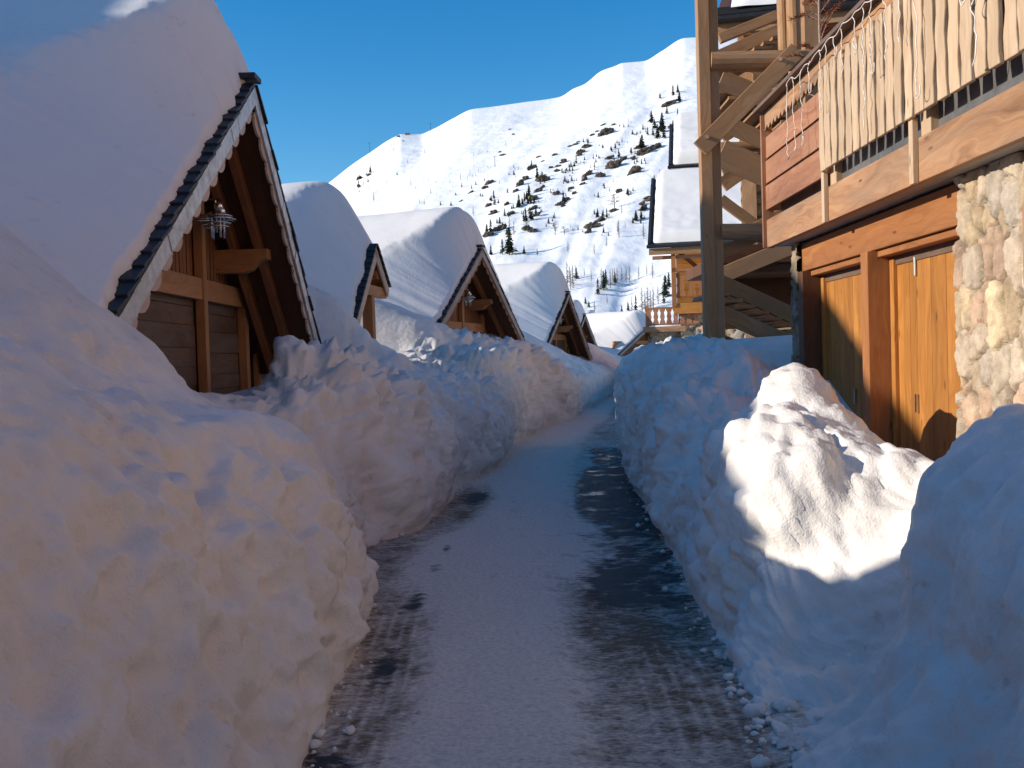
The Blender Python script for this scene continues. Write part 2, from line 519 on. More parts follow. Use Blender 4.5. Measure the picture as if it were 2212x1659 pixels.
# ------------------------------------------------------------------ snow along the lane
LEFT = [  # y, then (x, z) of foot, lower face, upper face, crest, behind, ... far field
    (-7, (-.9, 0), (-1.15, .4), (-1.5, .95), (-1.9, 1.5), (-2.4, 1.75), (-3.0, 2.0), (-4, 2.4), (-9, 3), (-26, 3.4)),
    (0.8, (-.9, 0), (-1.15, .4), (-1.45, .95), (-1.8, 1.45), (-2.3, 1.75), (-3.0, 2.0), (-4, 2.4), (-9, 3), (-26, 3.4)),
    (3.0, (-.9, 0), (-1.1, .4), (-1.4, .95), (-1.72, 1.42), (-2.2, 1.72), (-2.9, 1.95), (-4, 2.1), (-9, 2.2), (-26, 2.6)),
    (4.6, (-.9, 0), (-1.0, .4), (-1.2, .85), (-1.55, 1.27), (-2.1, 1.56), (-2.7, 1.9), (-3.5, 2.1), (-9, 2.2), (-26, 2.6)),
    (5.5, (-.95, 0), (-.96, .35), (-1.08, .75), (-1.45, 1.18), (-2.0, 1.46), (-2.6, 2.05), (-3.4, 2.7), (-9, 2.6), (-26, 3.0)),
    (6.3, (-1.0, 0), (-1.02, .35), (-1.15, .75), (-1.5, 1.14), (-2.0, 1.34), (-2.55, 1.98), (-3.4, 2.7), (-9, 3), (-26, 3.4)),
    (7.0, (-1.25, 0), (-1.3, .35), (-1.45, .75), (-1.75, 1.1), (-2.1, 1.24), (-2.6, 1.55), (-3.4, 1.6), (-9, 2.0), (-26, 3.4)),
    (7.8, (-1.42, 0), (-1.5, .35), (-1.65, .72), (-1.9, 1.05), (-2.2, 1.2), (-2.6, 1.36), (-3.4, 1.42), (-9, 1.6), (-26, 3.4)),
    (8.5, (-1.35, 0), (-1.4, .45), (-1.5, .85), (-1.75, 1.25), (-2.05, 1.35), (-2.5, 1.2), (-3.4, 1.25), (-9, 1.5), (-26, 3.4)),
    (9.4, (-.95, 0), (-1.0, .5), (-1.15, 1.0), (-1.55, 1.5), (-2.05, 1.66), (-2.5, 1.35), (-3.4, 1.2), (-9, 1.5), (-26, 3.4)),
    (11, (-.76, 0), (-.76, .45), (-.85, .9), (-1.2, 1.32), (-1.8, 1.52), (-2.4, 1.4), (-3.4, 1.25), (-9, 1.5), (-26, 3.4)),
    (12.5, (-.62, 0), (-.64, .45), (-.75, .85), (-1.1, 1.18), (-1.7, 1.38), (-2.5, 1.35), (-3.4, 1.2), (-9, 1.8), (-26, 3.4)),
    (13.25, (-.5, 0), (-.52, .45), (-.65, .85), (-1.05, 1.15), (-1.75, 1.5), (-2.5, 1.75), (-3.2, 1.7), (-9, 2), (-26, 3.4)),
    (13.65, (-.46, 0), (-.48, .45), (-.6, .85), (-1.0, 1.15), (-1.75, 1.66), (-2.5, 2.6), (-3.2, 2.95), (-9, 3), (-26, 3.4)),
    (14.5, (-.35, 0), (-.36, .45), (-.5, .85), (-.9, 1.15), (-1.6, 1.5), (-2.4, 2.1), (-3.3, 2.6), (-9, 3), (-26, 3.4)),
    (16, (-.15, 0), (-.15, .5), (-.3, .9), (-.7, 1.2), (-1.4, 1.42), (-2.2, 1.55), (-3.2, 1.7), (-9, 1.9), (-26, 2.4)),
    (17.6, (-.02, 0), (-.02, .5), (-.12, .95), (-.45, 1.4), (-1.2, 1.6), (-2.0, 1.75), (-3.2, 1.9), (-9, 2.1), (-26, 3.4)),
    (19, (.12, 0), (.12, .55), (.05, 1.0), (-.3, 1.6), (-1.0, 1.9), (-1.7, 2.45), (-2.6, 2.85), (-9, 3.2), (-26, 3.6)),
    (21, (.48, 0), (.48, .6), (.42, 1.1), (.1, 1.65), (-.5, 1.97), (-1.3, 2.3), (-2.2, 2.75), (-9, 3.2), (-26, 3.6)),
    (22.6, (.72, 0), (.72, .6), (.68, 1.1), (.4, 1.65), (-.2, 1.98), (-.9, 1.8), (-1.8, 1.5), (-9, 1.8), (-26, 3.6)),
    (24.6, (1.48, 0), (1.48, .5), (1.42, 1.0), (1.15, 1.35), (.6, 1.75), (-.1, 1.8), (-1.0, 1.6), (-9, 1.8), (-26, 3.6)),
    (26, (1.72, 0), (1.72, .5), (1.68, .9), (1.4, 1.15), (.9, 1.5), (.2, 1.75), (-.6, 1.8), (-9, 1.8), (-26, 3.6)),
    (28, (1.95, 0), (1.95, .5), (1.9, .85), (1.7, 1.05), (1.2, 1.4), (.5, 2.15), (-.3, 2.75), (-9, 3.2), (-26, 3.6)),
    (33, (2.9, 0), (2.9, .5), (2.85, .95), (2.55, 1.2), (1.9, 1.6), (1.0, 2.2), (0, 2.8), (-9, 3.2), (-26, 3.6)),
    (37, (3.6, 0), (3.6, .5), (3.55, .95), (3.25, 1.25), (2.6, 1.5), (1.6, 2.0), (.6, 2.3), (-9, 2.6), (-26, 3.6)),
    (41, (4.4, 0), (4.4, .4), (4.35, .8), (4.1, 1.1), (3.3, 1.2), (2.4, 1.2), (1.0, 1.2), (-9, 1.4), (-26, 3.6)),
    (46, (5.4, 0), (5.4, .4), (5.3, .8), (5.0, 1.1), (4.3, 1.6), (3.6, 2.2), (2.4, 2.8), (-8, 3.2), (-26, 3.6)),
    (60, (8.0, 0), (8.0, .4), (7.9, .8), (7.6, 1.1), (6.6, 1.5), (5.5, 2.0), (4.0, 2.6), (-6, 3.2), (-26, 3.6)),
    (96, (15, 0), (15, .4), (14.9, .8), (14.5, 1.1), (13, 1.5), (11, 2), (9, 2.6), (-4, 3.2), (-26, 3.6)),
]
RIGHT = [
    (-7, (1.0, 0), (1.2, .3), (1.4, .7), (1.5, 1.0), (1.75, 1.3), (2.1, 1.45), (2.9, 1.5), (9, 1.6), (30, 3)),
    (0.8, (1.0, 0), (1.2, .27), (1.4, .65), (1.5, .95), (1.75, 1.28), (2.1, 1.42), (2.9, 1.5), (9, 1.6), (30, 3)),
    (3.4, (1.0, 0), (1.24, .24), (1.43, .58), (1.52, .92), (1.72, 1.24), (2.1, 1.36), (2.9, 1.4), (9, 1.6), (30, 3)),
    (3.85, (1.03, 0), (1.28, .18), (1.5, .5), (1.6, .9), (1.85, 1.26), (2.2, 1.36), (2.9, 1.38), (9, 1.6), (30, 3)),
    (4.25, (1.06, 0), (1.3, .08), (1.62, .16), (1.9, .4), (2.15, .95), (2.4, 1.1), (2.6, 1.0), (9, 1.6), (30, 3)),
    (4.7, (1.08, 0), (1.26, .07), (1.46, .16), (1.64, .45), (1.92, .82), (2.2, .98), (2.6, .8), (9, 1.4), (30, 3)),
    (5.15, (1.1, 0), (1.2, .3), (1.28, .66), (1.42, .98), (1.8, 1.02), (2.12, 1.05), (2.6, .65), (9, 1.2), (30, 3)),
    (5.75, (1.14, 0), (1.2, .4), (1.28, .84), (1.46, 1.13), (1.85, 1.18), (2.15, 1.08), (2.6, .6), (9, 1.2), (30, 3)),
    (6.35, (1.18, 0), (1.24, .4), (1.34, .85), (1.56, 1.16), (1.9, 1.42), (2.18, 1.1), (2.6, .6), (9, 1.2), (30, 3)),
    (7.1, (1.22, 0), (1.3, .45), (1.42, .85), (1.62, 1.06), (1.9, 1.1), (2.2, 1.0), (2.6, .8), (9, 1.2), (30, 3)),
    (8.0, (1.28, 0), (1.34, .5), (1.48, .88), (1.7, 1.05), (2.0, 1.12), (2.3, 1.1), (2.62, 1.0), (9, 1.2), (30, 3)),
    (9.2, (1.34, 0), (1.38, .5), (1.48, .95), (1.75, 1.25), (2.15, 1.4), (2.5, 1.45), (2.9, 1.45), (9, 1.6), (30, 3)),
    (11, (1.42, 0), (1.42, .5), (1.48, 1.0), (1.72, 1.42), (2.2, 1.62), (2.7, 1.76), (3.2, 1.78), (9, 1.8), (30, 3)),
    (14, (1.62, 0), (1.6, .6), (1.64, 1.1), (1.84, 1.48), (2.2, 1.64), (2.8, 1.7), (3.5, 1.65), (9, 1.8), (30, 3)),
    (18, (2.0, 0), (2.0, .6), (2.02, 1.1), (2.16, 1.42), (2.5, 1.58), (3.2, 1.6), (4, 1.6), (9, 1.8), (30, 3)),
    (21, (2.4, 0), (2.4, .5), (2.45, .9), (2.6, 1.25), (3.0, 1.45), (3.6, 1.55), (4.6, 1.6), (9, 1.8), (30, 3)),
    (25, (2.95, 0), (3.0, .4), (3.15, .7), (3.5, .95), (4.1, 1.15), (5, 1.3), (6, 1.4), (10, 1.6), (30, 3)),
    (33, (4.0, 0), (4.1, .4), (4.3, .75), (4.7, 1.0), (5.3, 1.2), (6.2, 1.3), (7.2, 1.4), (12, 1.6), (30, 3)),
    (41, (5.1, 0), (5.15, .4), (5.3, .8), (5.7, 1.05), (6.4, 1.2), (7.4, 1.3), (8.6, 1.4), (14, 1.6), (34, 3)),
    (60, (9.0, 0), (9.1, .4), (9.3, .8), (9.7, 1.05), (10.4, 1.2), (11.5, 1.3), (13, 1.4), (18, 1.6), (38, 3)),
    (96, (16.5, 0), (16.6, .4), (16.8, .8), (17.2, 1.05), (18, 1.2), (19, 1.3), (21, 1.4), (26, 1.6), (46, 3)),
]

def y_stations():
    y, out = 1.3, [-7, -5, -3.5, -2.2, -1.2, -.4, .2, .6, .9, 1.1]
    while y < 96:
        out.append(y)
        y += 0.006 * y + 0.009
    return np.array(out)
YS = y_stations()

def pchip(xs, ys, x):
    """monotone cubic through the stations"""
    xs, ys = np.asarray(xs, float), np.asarray(ys, float)
    h = np.diff(xs)
    d = np.diff(ys) / h
    m = np.zeros_like(ys)
    for i in range(1, len(xs) - 1):
        if d[i - 1] * d[i] > 0:
            w1, w2 = 2 * h[i] + h[i - 1], h[i] + 2 * h[i - 1]
            m[i] = (w1 + w2) / (w1 / d[i - 1] + w2 / d[i])
    m[0], m[-1] = d[0], d[-1]
    i = np.clip(np.searchsorted(xs, x) - 1, 0, len(xs) - 2)
    t = (x - xs[i]) / h[i]
    return ((2 * t**3 - 3 * t**2 + 1) * ys[i] + (t**3 - 2 * t**2 + t) * h[i] * m[i] +
            (-2 * t**3 + 3 * t**2) * ys[i + 1] + (t**3 - t**2) * h[i] * m[i + 1])

def bank_sheet(table, segs):
    ys = [r[0] for r in table]
    C = np.zeros((len(YS), len(table[0]) - 1, 2))
    for k in range(1, len(table[0])):
        for c in (0, 1):
            C[:, k - 1, c] = pchip(ys, [r[k][c] for r in table], YS)
    cols = []
    for k in range(C.shape[1] - 1):
        p0, p1, p2, p3 = C[:, max(k - 1, 0)], C[:, k], C[:, k + 1], C[:, min(k + 2, C.shape[1] - 1)]
        for j in range(segs[k]):
            t = j / segs[k]
            if k >= 5:
                cols.append(p1 * (1 - t) + p2 * t)
                continue
            m1, m2 = (p2 - p0) * .45, (p3 - p1) * .45
            if k == 0:
                m1 = (p2 - p1) * .5
            cols.append((2 * t**3 - 3 * t**2 + 1) * p1 + (t**3 - 2 * t**2 + t) * m1 + (-2 * t**3 + 3 * t**2) * p2 + (t**3 - t**2) * m2)
    cols.append(C[:, -1])
    S = np.stack(cols, 1)
    P = np.zeros((len(YS), S.shape[1], 3))
    P[:, :, 0], P[:, :, 2] = S[:, :, 0], S[:, :, 1]
    P[:, :, 1] = YS[:, None]
    return P, C

SEG = [34, 34, 34, 32, 26, 22, 22, 14]
ncum = np.cumsum([0] + SEG)
vpar = np.concatenate([np.linspace(k, k + 1, SEG[k], endpoint=False) for k in range(8)] + [[8]])

def bump_at(P, y0, y1, soft=.5):
    y = P[:, :, 1]
    return sstep(y0 - soft, y0 + soft, y) * (1 - sstep(y1 - soft, y1 + soft, y))

def chunks(pts, scale, seed, octv=2):
    """broken lumps: rounded cells with creases between them"""
    out = 0
    a = 1.0
    warp = np.stack([fbm(pts, scale * .8, 2, seed + 50 + k) for k in range(3)], 1) * (.35 / scale)
    for k in range(octv):
        f1, f2, _ = worley((pts + warp) * scale * 2.1 ** k, seed + k * 9)
        out = out + a * (0.75 - f1)
        a *= .5
    return out

def roughen(P, side):
    n = normals(P)
    if side < 0:
        pass
    flip = np.sign(n[:, :, 2].mean()) or 1
    n = n * flip
    pts = P.reshape(-1, 3)
    v = vpar[None, :] * np.ones((P.shape[0], 1))
    face = sstep(0.0, .5, v) * (1 - sstep(4.2, 5.4, v))
    crest = sstep(1.6, 2.6, v) * (1 - sstep(4.0, 5.0, v))
    big = fbm(pts, .75, 3, 3 + side).reshape(v.shape)
    med = fbm(pts, 2.3, 4, 8 + side, .55).reshape(v.shape)
    fine = fbm(pts, 9, 4, 21 + side, .6).reshape(v.shape)
    rid = (1 - np.abs(fbm(pts * np.array([1, 1, .55]), 1.5, 3, 31 + side)) * 2.2).reshape(v.shape)
    d = face * (.12 * big + .075 * med + .020 * fine) + face * .075 * rid
    d += (1 - face) * (.05 * big + .012 * med + .002 * fine)
    near = P[:, :, 1] < 30
    c1 = np.zeros(v.shape)
    c2 = np.zeros(v.shape)
    sel = (near & (v < 5.2)).reshape(-1)
    tmp = np.zeros(len(pts))
    tmp[sel] = chunks(pts[sel], 3.4, 70 + side, 3)
    c1 = tmp.reshape(v.shape)
    tmp = np.zeros(len(pts))
    tmp[sel] = chunks(pts[sel], 1.7, 90 + side, 2)
    c2 = tmp.reshape(v.shape)
    tmp = np.zeros(len(pts))
    sel3 = ((P[:, :, 1] < 16) & (P[:, :, 1] > 1) & (v < 5)).reshape(-1)
    tmp[sel3] = chunks(pts[sel3], 8.0, 110 + side, 2)
    c3 = tmp.reshape(v.shape)
    # blade cuts: near-vertical flutes down the ploughed faces
    cut = (np.abs(fbm(pts * np.array([1.0, 1.0, .22]), 3.2, 3, 45 + side, .55))).reshape(v.shape)
    patch = sstep(-.25, .25, fbm(pts, .9, 2, 47 + side)).reshape(v.shape)
    if side < 0:
        lump = (1.0 * bump_at(P, 8.3, 11.6) * crest + 1.0 * bump_at(P, 17.0, 24.3) * crest + .3 * bump_at(P, 11.5, 16.5, .8) * crest
                + .2 * bump_at(P, 5.0, 8, .8) * crest + (.22 + .25 * patch) * face * bump_at(P, 8.5, 30, .6) + .5 * bump_at(P, 24.5, 60, 1.5) * crest)
        scoop = bump_at(P, -8, 8, .6) * face * (1 - .8 * sstep(2.3, 3.3, v))
        d += lump * (.17 * (c1 - .25) + .22 * (c2 - .3) + .05 * (c3 - .3)) + scoop * (-.26 * (c2 - .3) - .19 * (c1 - .3) - .03 * patch * (c3 - .3))
        d -= .07 * face * patch * bump_at(P, 3, 30, 1) * (.25 - np.minimum(cut, .25)) * 4
    else:
        lump = (.6 * bump_at(P, 4.1, 9.4) * face + .5 * bump_at(P, 9.0, 30, 1) * crest + (.3 + .3 * patch) * bump_at(P, 9.0, 30, 1) * face
                + .35 * bump_at(P, -8, 4.2, .3) * face)
        d += lump * (.16 * (c1 - .25) + .24 * (c2 - .3) + .06 * (c3 - .3)) - .14 * bump_at(P, -8, 4.2, .4) * face * (c2 - .3) - .09 * bump_at(P, 8.5, 30, 1) * face * (c2 - .3)
        d -= .06 * face * patch * (.25 - np.minimum(cut, .25)) * 4
        d *= np.where(P[:, :, 0] > 2.5, .25, 1.0)
    if side > 0:
        rz = bump_at(P, 4.15, 5.5, .25) * (1 - sstep(2.2, 3.0, v))
        sel = (rz > .01).reshape(-1)
        t7 = np.zeros(len(pts))
        t7[sel] = chunks(pts[sel], 7.5, 130, 3)
        d += rz * .085 * (t7.reshape(v.shape) - .35)
    else:
        rz = bump_at(P, 6.9, 8.6, .3) * (1 - sstep(.8, 1.6, v))
        sel = (rz > .01).reshape(-1)
        t7 = np.zeros(len(pts))
        t7[sel] = chunks(pts[sel], 7.5, 140, 3)
        d += rz * .08 * (t7.reshape(v.shape) - .3)
    # a ragged, crumbled foot
    foot = (1 - sstep(0, 1.0, v))
    d += foot * (.05 * med + .03 * fine)
    k = np.clip(.35 + P[:, :, 1] / 14, .6, 1.0)
    return P + n * (d * k)[:, :, None]

PL, CL = bank_sheet(LEFT, SEG)
PR, CR = bank_sheet(RIGHT, SEG)
PL[:, 0, 2] = -.05
PR[:, 0, 2] = -.05
PL = roughen(PL, -1)
PR = roughen(PR, 1)
PR2 = PR[:, ::-1]
tag(link('snow_bank', grid_mesh('snow_bank', PL, 'bank_snow'), 'bank_snow'),
    'high cut snow bank along the left edge of the lane below the chalets', 'snow bank', kind='structure')
tag(link('snow_bank', grid_mesh('snow_bank', PR2, 'bank_snow'), 'bank_snow'),
    'bluish lumpy snow bank along the right edge of the lane below the garage doors', 'snow bank', kind='structure')

# ------------------------------------------------------------------ the lane itself
FL, FR = CL[:, 0, 0], CR[:, 0, 0]
NU = 130
u = np.linspace(0, 1, NU)[None, :]
xl, xr = FL[:, None] - .45, FR[:, None] + .6
X = xl + (xr - xl) * u
Y = YS[:, None] * np.ones((1, NU))
pts = np.stack([X, Y, X * 0], 2).reshape(-1, 3)
w = (X - FL[:, None]) / (FR - FL)[:, None]           # 0 left foot .. 1 right foot
n1 = fbm(pts * np.array([1, .55, 1]), 1.6, 4, 5).reshape(X.shape)
n2 = fbm(pts * np.array([1, .8, 1]), 5.5, 4, 6, .6).reshape(X.shape)
n3 = fbm(pts, 18, 3, 7, .6).reshape(X.shape)
def band(c, half, soft):
    return 1 - sstep(half, half + soft, np.abs(w - c))
tl = band(.075 + .02 * n1, .05, .15) * (1 - sstep(11.5, 13, Y))
tr = band(.80 + .05 * n1, .13, .15)
far = sstep(9, 13, Y)
wet = .10 + (.20 + .12 * n1) * tl + .16 * tr
for cx, cy, rx, ry in ((-.83, 3.95, .13, .10), (-.72, 5.1, .085, .28), (-.70, 6.55, .10, .34), (-.64, 7.5, .08, .25), (-.60, 8.3, .06, .3), (-.45, 11.4, .16, .5)):
    e = ((X - cx) / rx) ** 2 + ((Y - cy) / ry) ** 2
    wet += .55 * np.exp(-(np.maximum(e * (1 + .9 * n2 + .5 * n3), 0)) ** 1.1)
# the wet, bare strip down the right-hand side, opening out at the puddles
rb = sstep(5.7, 6.5, Y) * (1 - sstep(15.5, 21, Y)) * sstep(.62, .82, w + .07 * n1 + .03 * n2) * (1 - sstep(1.0, 1.1, w))
wet += .47 * rb * (1 + .6 * n1 + .6 * n2)
pud = sstep(10.2, 11, Y) * (1 - sstep(13.5, 14.5, Y)) * sstep(.6, .72, w + .07 * n2) * .35
wet += pud + .25 * sstep(19.8, 20.4, Y) * (1 - sstep(23.5, 24.5, Y)) * (.6 + n1)
wet += .22 * sstep(26, 34, Y) * (.8 + n1)
slush = .13 + .42 * tr * sstep(.0, 1.0, 7.5 - Y) + .30 * tr * far + .48 * tl + .17 * n1 + .20 * n2 + .10 * n3
slush += .16 * sstep(.52, .75, w + .1 * n1) * (1 - sstep(6.4, 7.6, Y))
slush += .12 * sstep(20, 30, Y)
z = .012 * n1 + .010 * n2 + .006 * n3 - .022 * tr - .02 * tl - .012 * np.clip(wet, 0, 1)
z += .05 * np.clip(-w, 0, 1) + .05 * np.clip(w - 1, 0, 1)
# tyre treads pressed into both tracks: lengthwise ribs and fine cross lugs
rib = (np.abs(((X - FL[:, None]) / .075) % 1 - .5) < .14) * 1.0
rib2 = (np.abs(((X - FL[:, None] + .03 * np.sin(Y * .8)) / .085) % 1 - .5) < .13) * 1.0
brk = sstep(-.6, .0, n2)
z += .004 * rib * tl * (Y < 6.5) + .004 * rib2 * band(.86, .10, .05) * (Y < 5.4)
slush += (-.15 * rib2 * band(.86, .09, .05) * (Y < 5.4) - .18 * rib * band(.10, .06, .05) * (Y < 6.5)) * brk
road = link('road', grid_mesh('road', np.stack([X, Y, z], 2), 'road_snow', {'wet': wet, 'slush': np.clip(slush, 0, 1)}), 'road_snow')
tag(road, 'narrow cleared lane of packed snow with wet dark wheel tracks', 'road', kind='structure')

# loose crumbled snow at the mouth of the garage bay and along the foot of the banks
def lump_bm(mb_pts, mb_faces, c, r, seed):
    import bmesh
    bm = bmesh.new()
    bmesh.ops.create_icosphere(bm, subdivisions=3 if r > .05 else 2, radius=1)
    P = np.array([v.co[:] for v in bm.verts])
    d = 1 + .62 * fbm(P + seed * 3.1, 1.5, 3, seed % 90) + .26 * fbm(P + seed, 4, 2, seed % 70)
    P = P * d[:, None] * np.array([r * random.uniform(.8, 1.3), r * random.uniform(.8, 1.3), r * random.uniform(.55, .85)])
    a = random.uniform(0, 6.28)
    P = np.stack([P[:, 0] * math.cos(a) - P[:, 1] * math.sin(a), P[:, 0] * math.sin(a) + P[:, 1] * math.cos(a), P[:, 2]], 1)
    b = len(mb_pts)
    for p in P:
        mb_pts.append((p[0] + c[0], p[1] + c[1], p[2] + c[2]))
    for f in bm.faces:
        mb_faces.append([b + v.index for v in f.verts])
    bm.free()

def lumps_mesh(name, items):
    vs, fs = [], []
    for i, (c, r) in enumerate(items):
        lump_bm(vs, fs, c, r, i + 3)
    me = bpy.data.meshes.new(name)
    me.from_pydata(vs, [], fs)
    me.polygons.foreach_set('use_smooth', [True] * len(me.polygons))
    me.materials.append(MATS['bank_snow'])
    return me

items = []
for i in range(80):
    y = random.uniform(3.4, 5.2)
    fx = float(np.interp(y, YS, FR))
    x = fx + abs(random.gauss(0, .26)) - .12
    items.append(((x, y, -.002 + max(0, x - fx) * .16), random.choice((.008, .01, .012, .016, .02, .028, .042))))
for i in range(420):
    y = 3.2 * (8 ** random.random())
    s = random.random() < .5
    fx = float(np.interp(y, YS, FR if s else FL))
    x = fx + (1 if s else -1) * random.gauss(.0, .07)
    items.append(((x, y, -.002), random.choice((.006, .008, .01, .012, .016, .024))))
tag(link('snow_rubble', lumps_mesh('snow_rubble', items), 'bank_snow'), 'loose crumbs of broken snow scattered along both feet of the banks', 'snow rubble', kind='stuff')
for (x, y, r, lab) in ((1.50, 4.55, .085, 'largest loose snow clod, dirty tan, in the rubble before the garages'),
                       (1.62, 5.05, .075, 'blue grey snow clod at the foot of the sunlit bank'),
                       (1.42, 4.95, .06, 'small pointed snow clod nearest the wet wheel track'),
                       (1.83, 5.0, .075, 'snow clod in the inner corner of the garage bay')):
    me = lumps_mesh('snow_clod', [((0, 0, r * .4), r)])
    o = link('snow_clod', me, 'bank_snow')
    o.location = (x, y, .03)
    tag(o, lab, 'snow clod', 'snow clods in the garage bay')

# snowfield under everything, out to the foot of the mountain
gx = np.concatenate([np.linspace(-420, -30, 14), np.linspace(-24, 40, 20), np.linspace(60, 420, 14)])
gy = np.concatenate([np.linspace(-60, 120, 20), np.linspace(140, 520, 18)])
GX, GY = np.meshgrid(gx, gy)
tag(link('ground', grid_mesh('ground', np.stack([GX, GY, GX * 0 - .12], 2), 'field_snow'), 'field_snow'), 'flat snow covered valley floor', 'ground', kind='structure')

# ------------------------------------------------------------------ A-roofed chalets on the left
def wavy(n0, n1, step, depth, base, amp, seed=0):
    """outline of a board with a carved wavy lower edge: list of (s, t) from s=n0 to n1"""
    top = [(n1, base), (n0, base)]
    low = []
    s = n0
    k = 0
    while s < n1:
        for f, a in ((0, 1.0), (.18, .92), (.36, .55), (.5, .15), (.56, .0), (.6, .45), (.66, .30), (.72, .75), (.86, .98)):
            t = s + f * step
            if t <= n1:
                low.append((t, base - depth - amp * a))
        s += step
        k += 1
    low.append((n1, base - depth - amp))
    return low + top

def chalet(name, label, group, apex, theta, sl, sr, pl, pr, depth=7.0, detail=2, wall=.85, lamp=True, door=True):
    root = empty(name, (apex[0], apex[1], 0), -R(theta))
    tag(root, label, 'chalet', group)
    za = apex[2]
    bev = .006 if detail > 1 else 0
    # two roof slabs; y is along the gable, x points out to the lane
    roof = MB()
    for sg, s, pe in ((-1, sl, pl), (1, sr, pr)):
        nrm = Vector((0, sg * s, 1)).normalized()
        a = Vector((-depth / 2, 0, za - .10))
        e = Vector((-depth / 2, sg * pe, za - .10 - s * pe))
        c0, c1 = a - nrm * .055, e - nrm * .055
        roof.beam(c0, c1, depth, .10, nrm)
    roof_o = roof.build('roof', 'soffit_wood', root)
    # slate edges stepping down the verge
    ti = MB()
    for sg, s, pe in ((-1, sl, pl), (1, sr, pr)):
        d = Vector((0, sg, -s)).normalized()
        nrm = Vector((0, sg * s, 1)).normalized()
        ln = pe * math.sqrt(1 + s * s)
        step = .20 if detail > 1 else .26
        k = .0
        while k < ln - .02:
            j = random.uniform(-.012, .012)
            p0 = Vector((-.17 + .03 + j, 0, za - .10)) + d * k + nrm * .045
            p1 = p0 + d * min(step * 1.35, ln - k + .05) + nrm * .012
            q0, q1 = p0 + nrm * .0, p1 + nrm * .015
            ti.beam(q0, q1, .36, .026, nrm)
            k += step
        # body of tile courses further up the roof, mostly under the snow
        ti.beam(Vector((-depth / 2 - .2, 0, za - .10)) + nrm * .02, Vector((-depth / 2 - .2, 0, za - .10)) + nrm * .02 + d * ln, depth - .4, .03, nrm)
    ti.beam((-depth + .3, 0, za + .0), (.06, 0, za + .0), .26, .05)
    ti.build('roof_tiles', 'roof_tile', roof_o)
    # zinc verge strip and carved bargeboard on each slope
    for sg, s, pe in ((-1, sl, pl), (1, sr, pr)):
        d = Vector((0, sg, -s)).normalized()
        nrm = Vector((0, sg * s, 1)).normalized()
        ln = pe * math.sqrt(1 + s * s)
        o = Vector((.018, 0, za - .10))
        z_ = MB()
        k = 0
        while k < ln:
            l2 = min(random.uniform(.26, .5), ln - k)
            off = random.uniform(-.004, .004)
            z_.beam(o + d * (k + .002) - nrm * .055 + Vector((off, 0, 0)), o + d * (k + l2 - .002) - nrm * .055 + Vector((off, 0, 0)), .02, .15, nrm)
            k += l2
        z_.build('verge_flashing', 'zinc' if detail > 1 else 'grey_wood', root)
        bb = MB()
        bb.sheet(wavy(.03, ln, .30, .045, -.115, .075), .024, (o + Vector((-.03, 0, 0)), d, nrm, (1, 0, 0)))
        bb.build('bargeboard', 'barge_wood' if detail > 1 else 'chalet_wood', root)
    # rafters and purlins carrying the overhang
    for xo in ((-.34, -.62) if detail > 1 else (-.42,)):
        for sg, s, pe in ((-1, sl, pl), (1, sr, pr)):
            d = Vector((0, sg, -s)).normalized()
            nrm = Vector((0, sg * s, 1)).normalized()
            ln = pe * math.sqrt(1 + s * s)
            o = Vector((xo, 0, za - .10)) - nrm * .175
            MB().beam(o + d * .05, o + d * ln, .085, .14, nrm).build('rafter', 'chalet_wood', root, bevel=bev)
    for sg, s in ((-1, sl), (1, sr)):
        yb = sg * 1.35
        zb = za - .10 - s * 1.35 - .40
        prof = [(-wall, -.13), (-.50, -.13), (-.42, -.10), (-.34, -.02), (-.27, .01), (-.22, .02), (-.22, .14), (-wall, .14)]
        MB().sheet(prof, .16, ((0, yb, zb), (1, 0, 0), (0, 0, 1), (0, 1, 0))).build('purlin_end', 'chalet_beam', root, bevel=bev)
    if not door:
        return root
    # gable wall: boards above the tie beam, two weathered garage panels and a side door below
    wx = -wall
    zb0, zb1 = (2.33, 2.56)
    def zroof(p):
        return za - .24 - (sl if p < 0 else sr) * abs(p)
    bl = min(pl, (za - .24 - .4) / sl) - .05
    br = min(pr, (za - .24 - .4) / sr) - .05
    wall_b = MB()
    out = [(-bl, zroof(-bl)), (-bl, -.1), (br, -.1), (br, zroof(br)), (0, zroof(0))]
    wall_b.sheet(out, .08, ((wx - .06, 0, 0), (0, 1, 0), (0, 0, 1), (1, 0, 0)), 1)
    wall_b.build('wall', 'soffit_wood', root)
    cl, cl2 = MB(), MB()
    p = -bl + .06
    while p < br - .05:
        wdt = .115
        top = zroof(p) - .03
        bot = zb1 if p < 2.15 else -.1
        if 2.2 < p < 2.95:
            bot = 2.2
        if top - bot > .08:
            jx = random.uniform(-.004, .004)
            (cl if p < 2.15 else cl2).beam((wx + .002 + jx, p, bot), (wx + .002 + jx, p, top), .03, wdt - .03, (0, 1, 0))
        p += wdt
    cl.build('cladding', 'chalet_wood', root)
    if cl2.v:
        cl2.build('cladding', 'chalet_wood', root)
    pe1 = 2.16
    lo = -min(bl, 2.9)
    MB().beam((wx + .05, lo, (zb0 + zb1) / 2), (wx + .05, pe1, (zb0 + zb1) / 2), .13, zb1 - zb0).build('tie_beam', 'chalet_beam', root, bevel=bev)
    MB().beam((wx + .085, .52, -.1), (wx + .085, .52, zroof(.52) - .05), .10, .12, (0, 1, 0)).build('post', 'chalet_beam', root, bevel=bev)
    for yy, tz in ((pe1 + .02, zb1 + .3), (lo, zb0)):
        MB().beam((wx + .07, yy, -.1), (wx + .07, yy, tz), .10, .14, (0, 1, 0)).build('post', 'chalet_beam', root, bevel=bev)
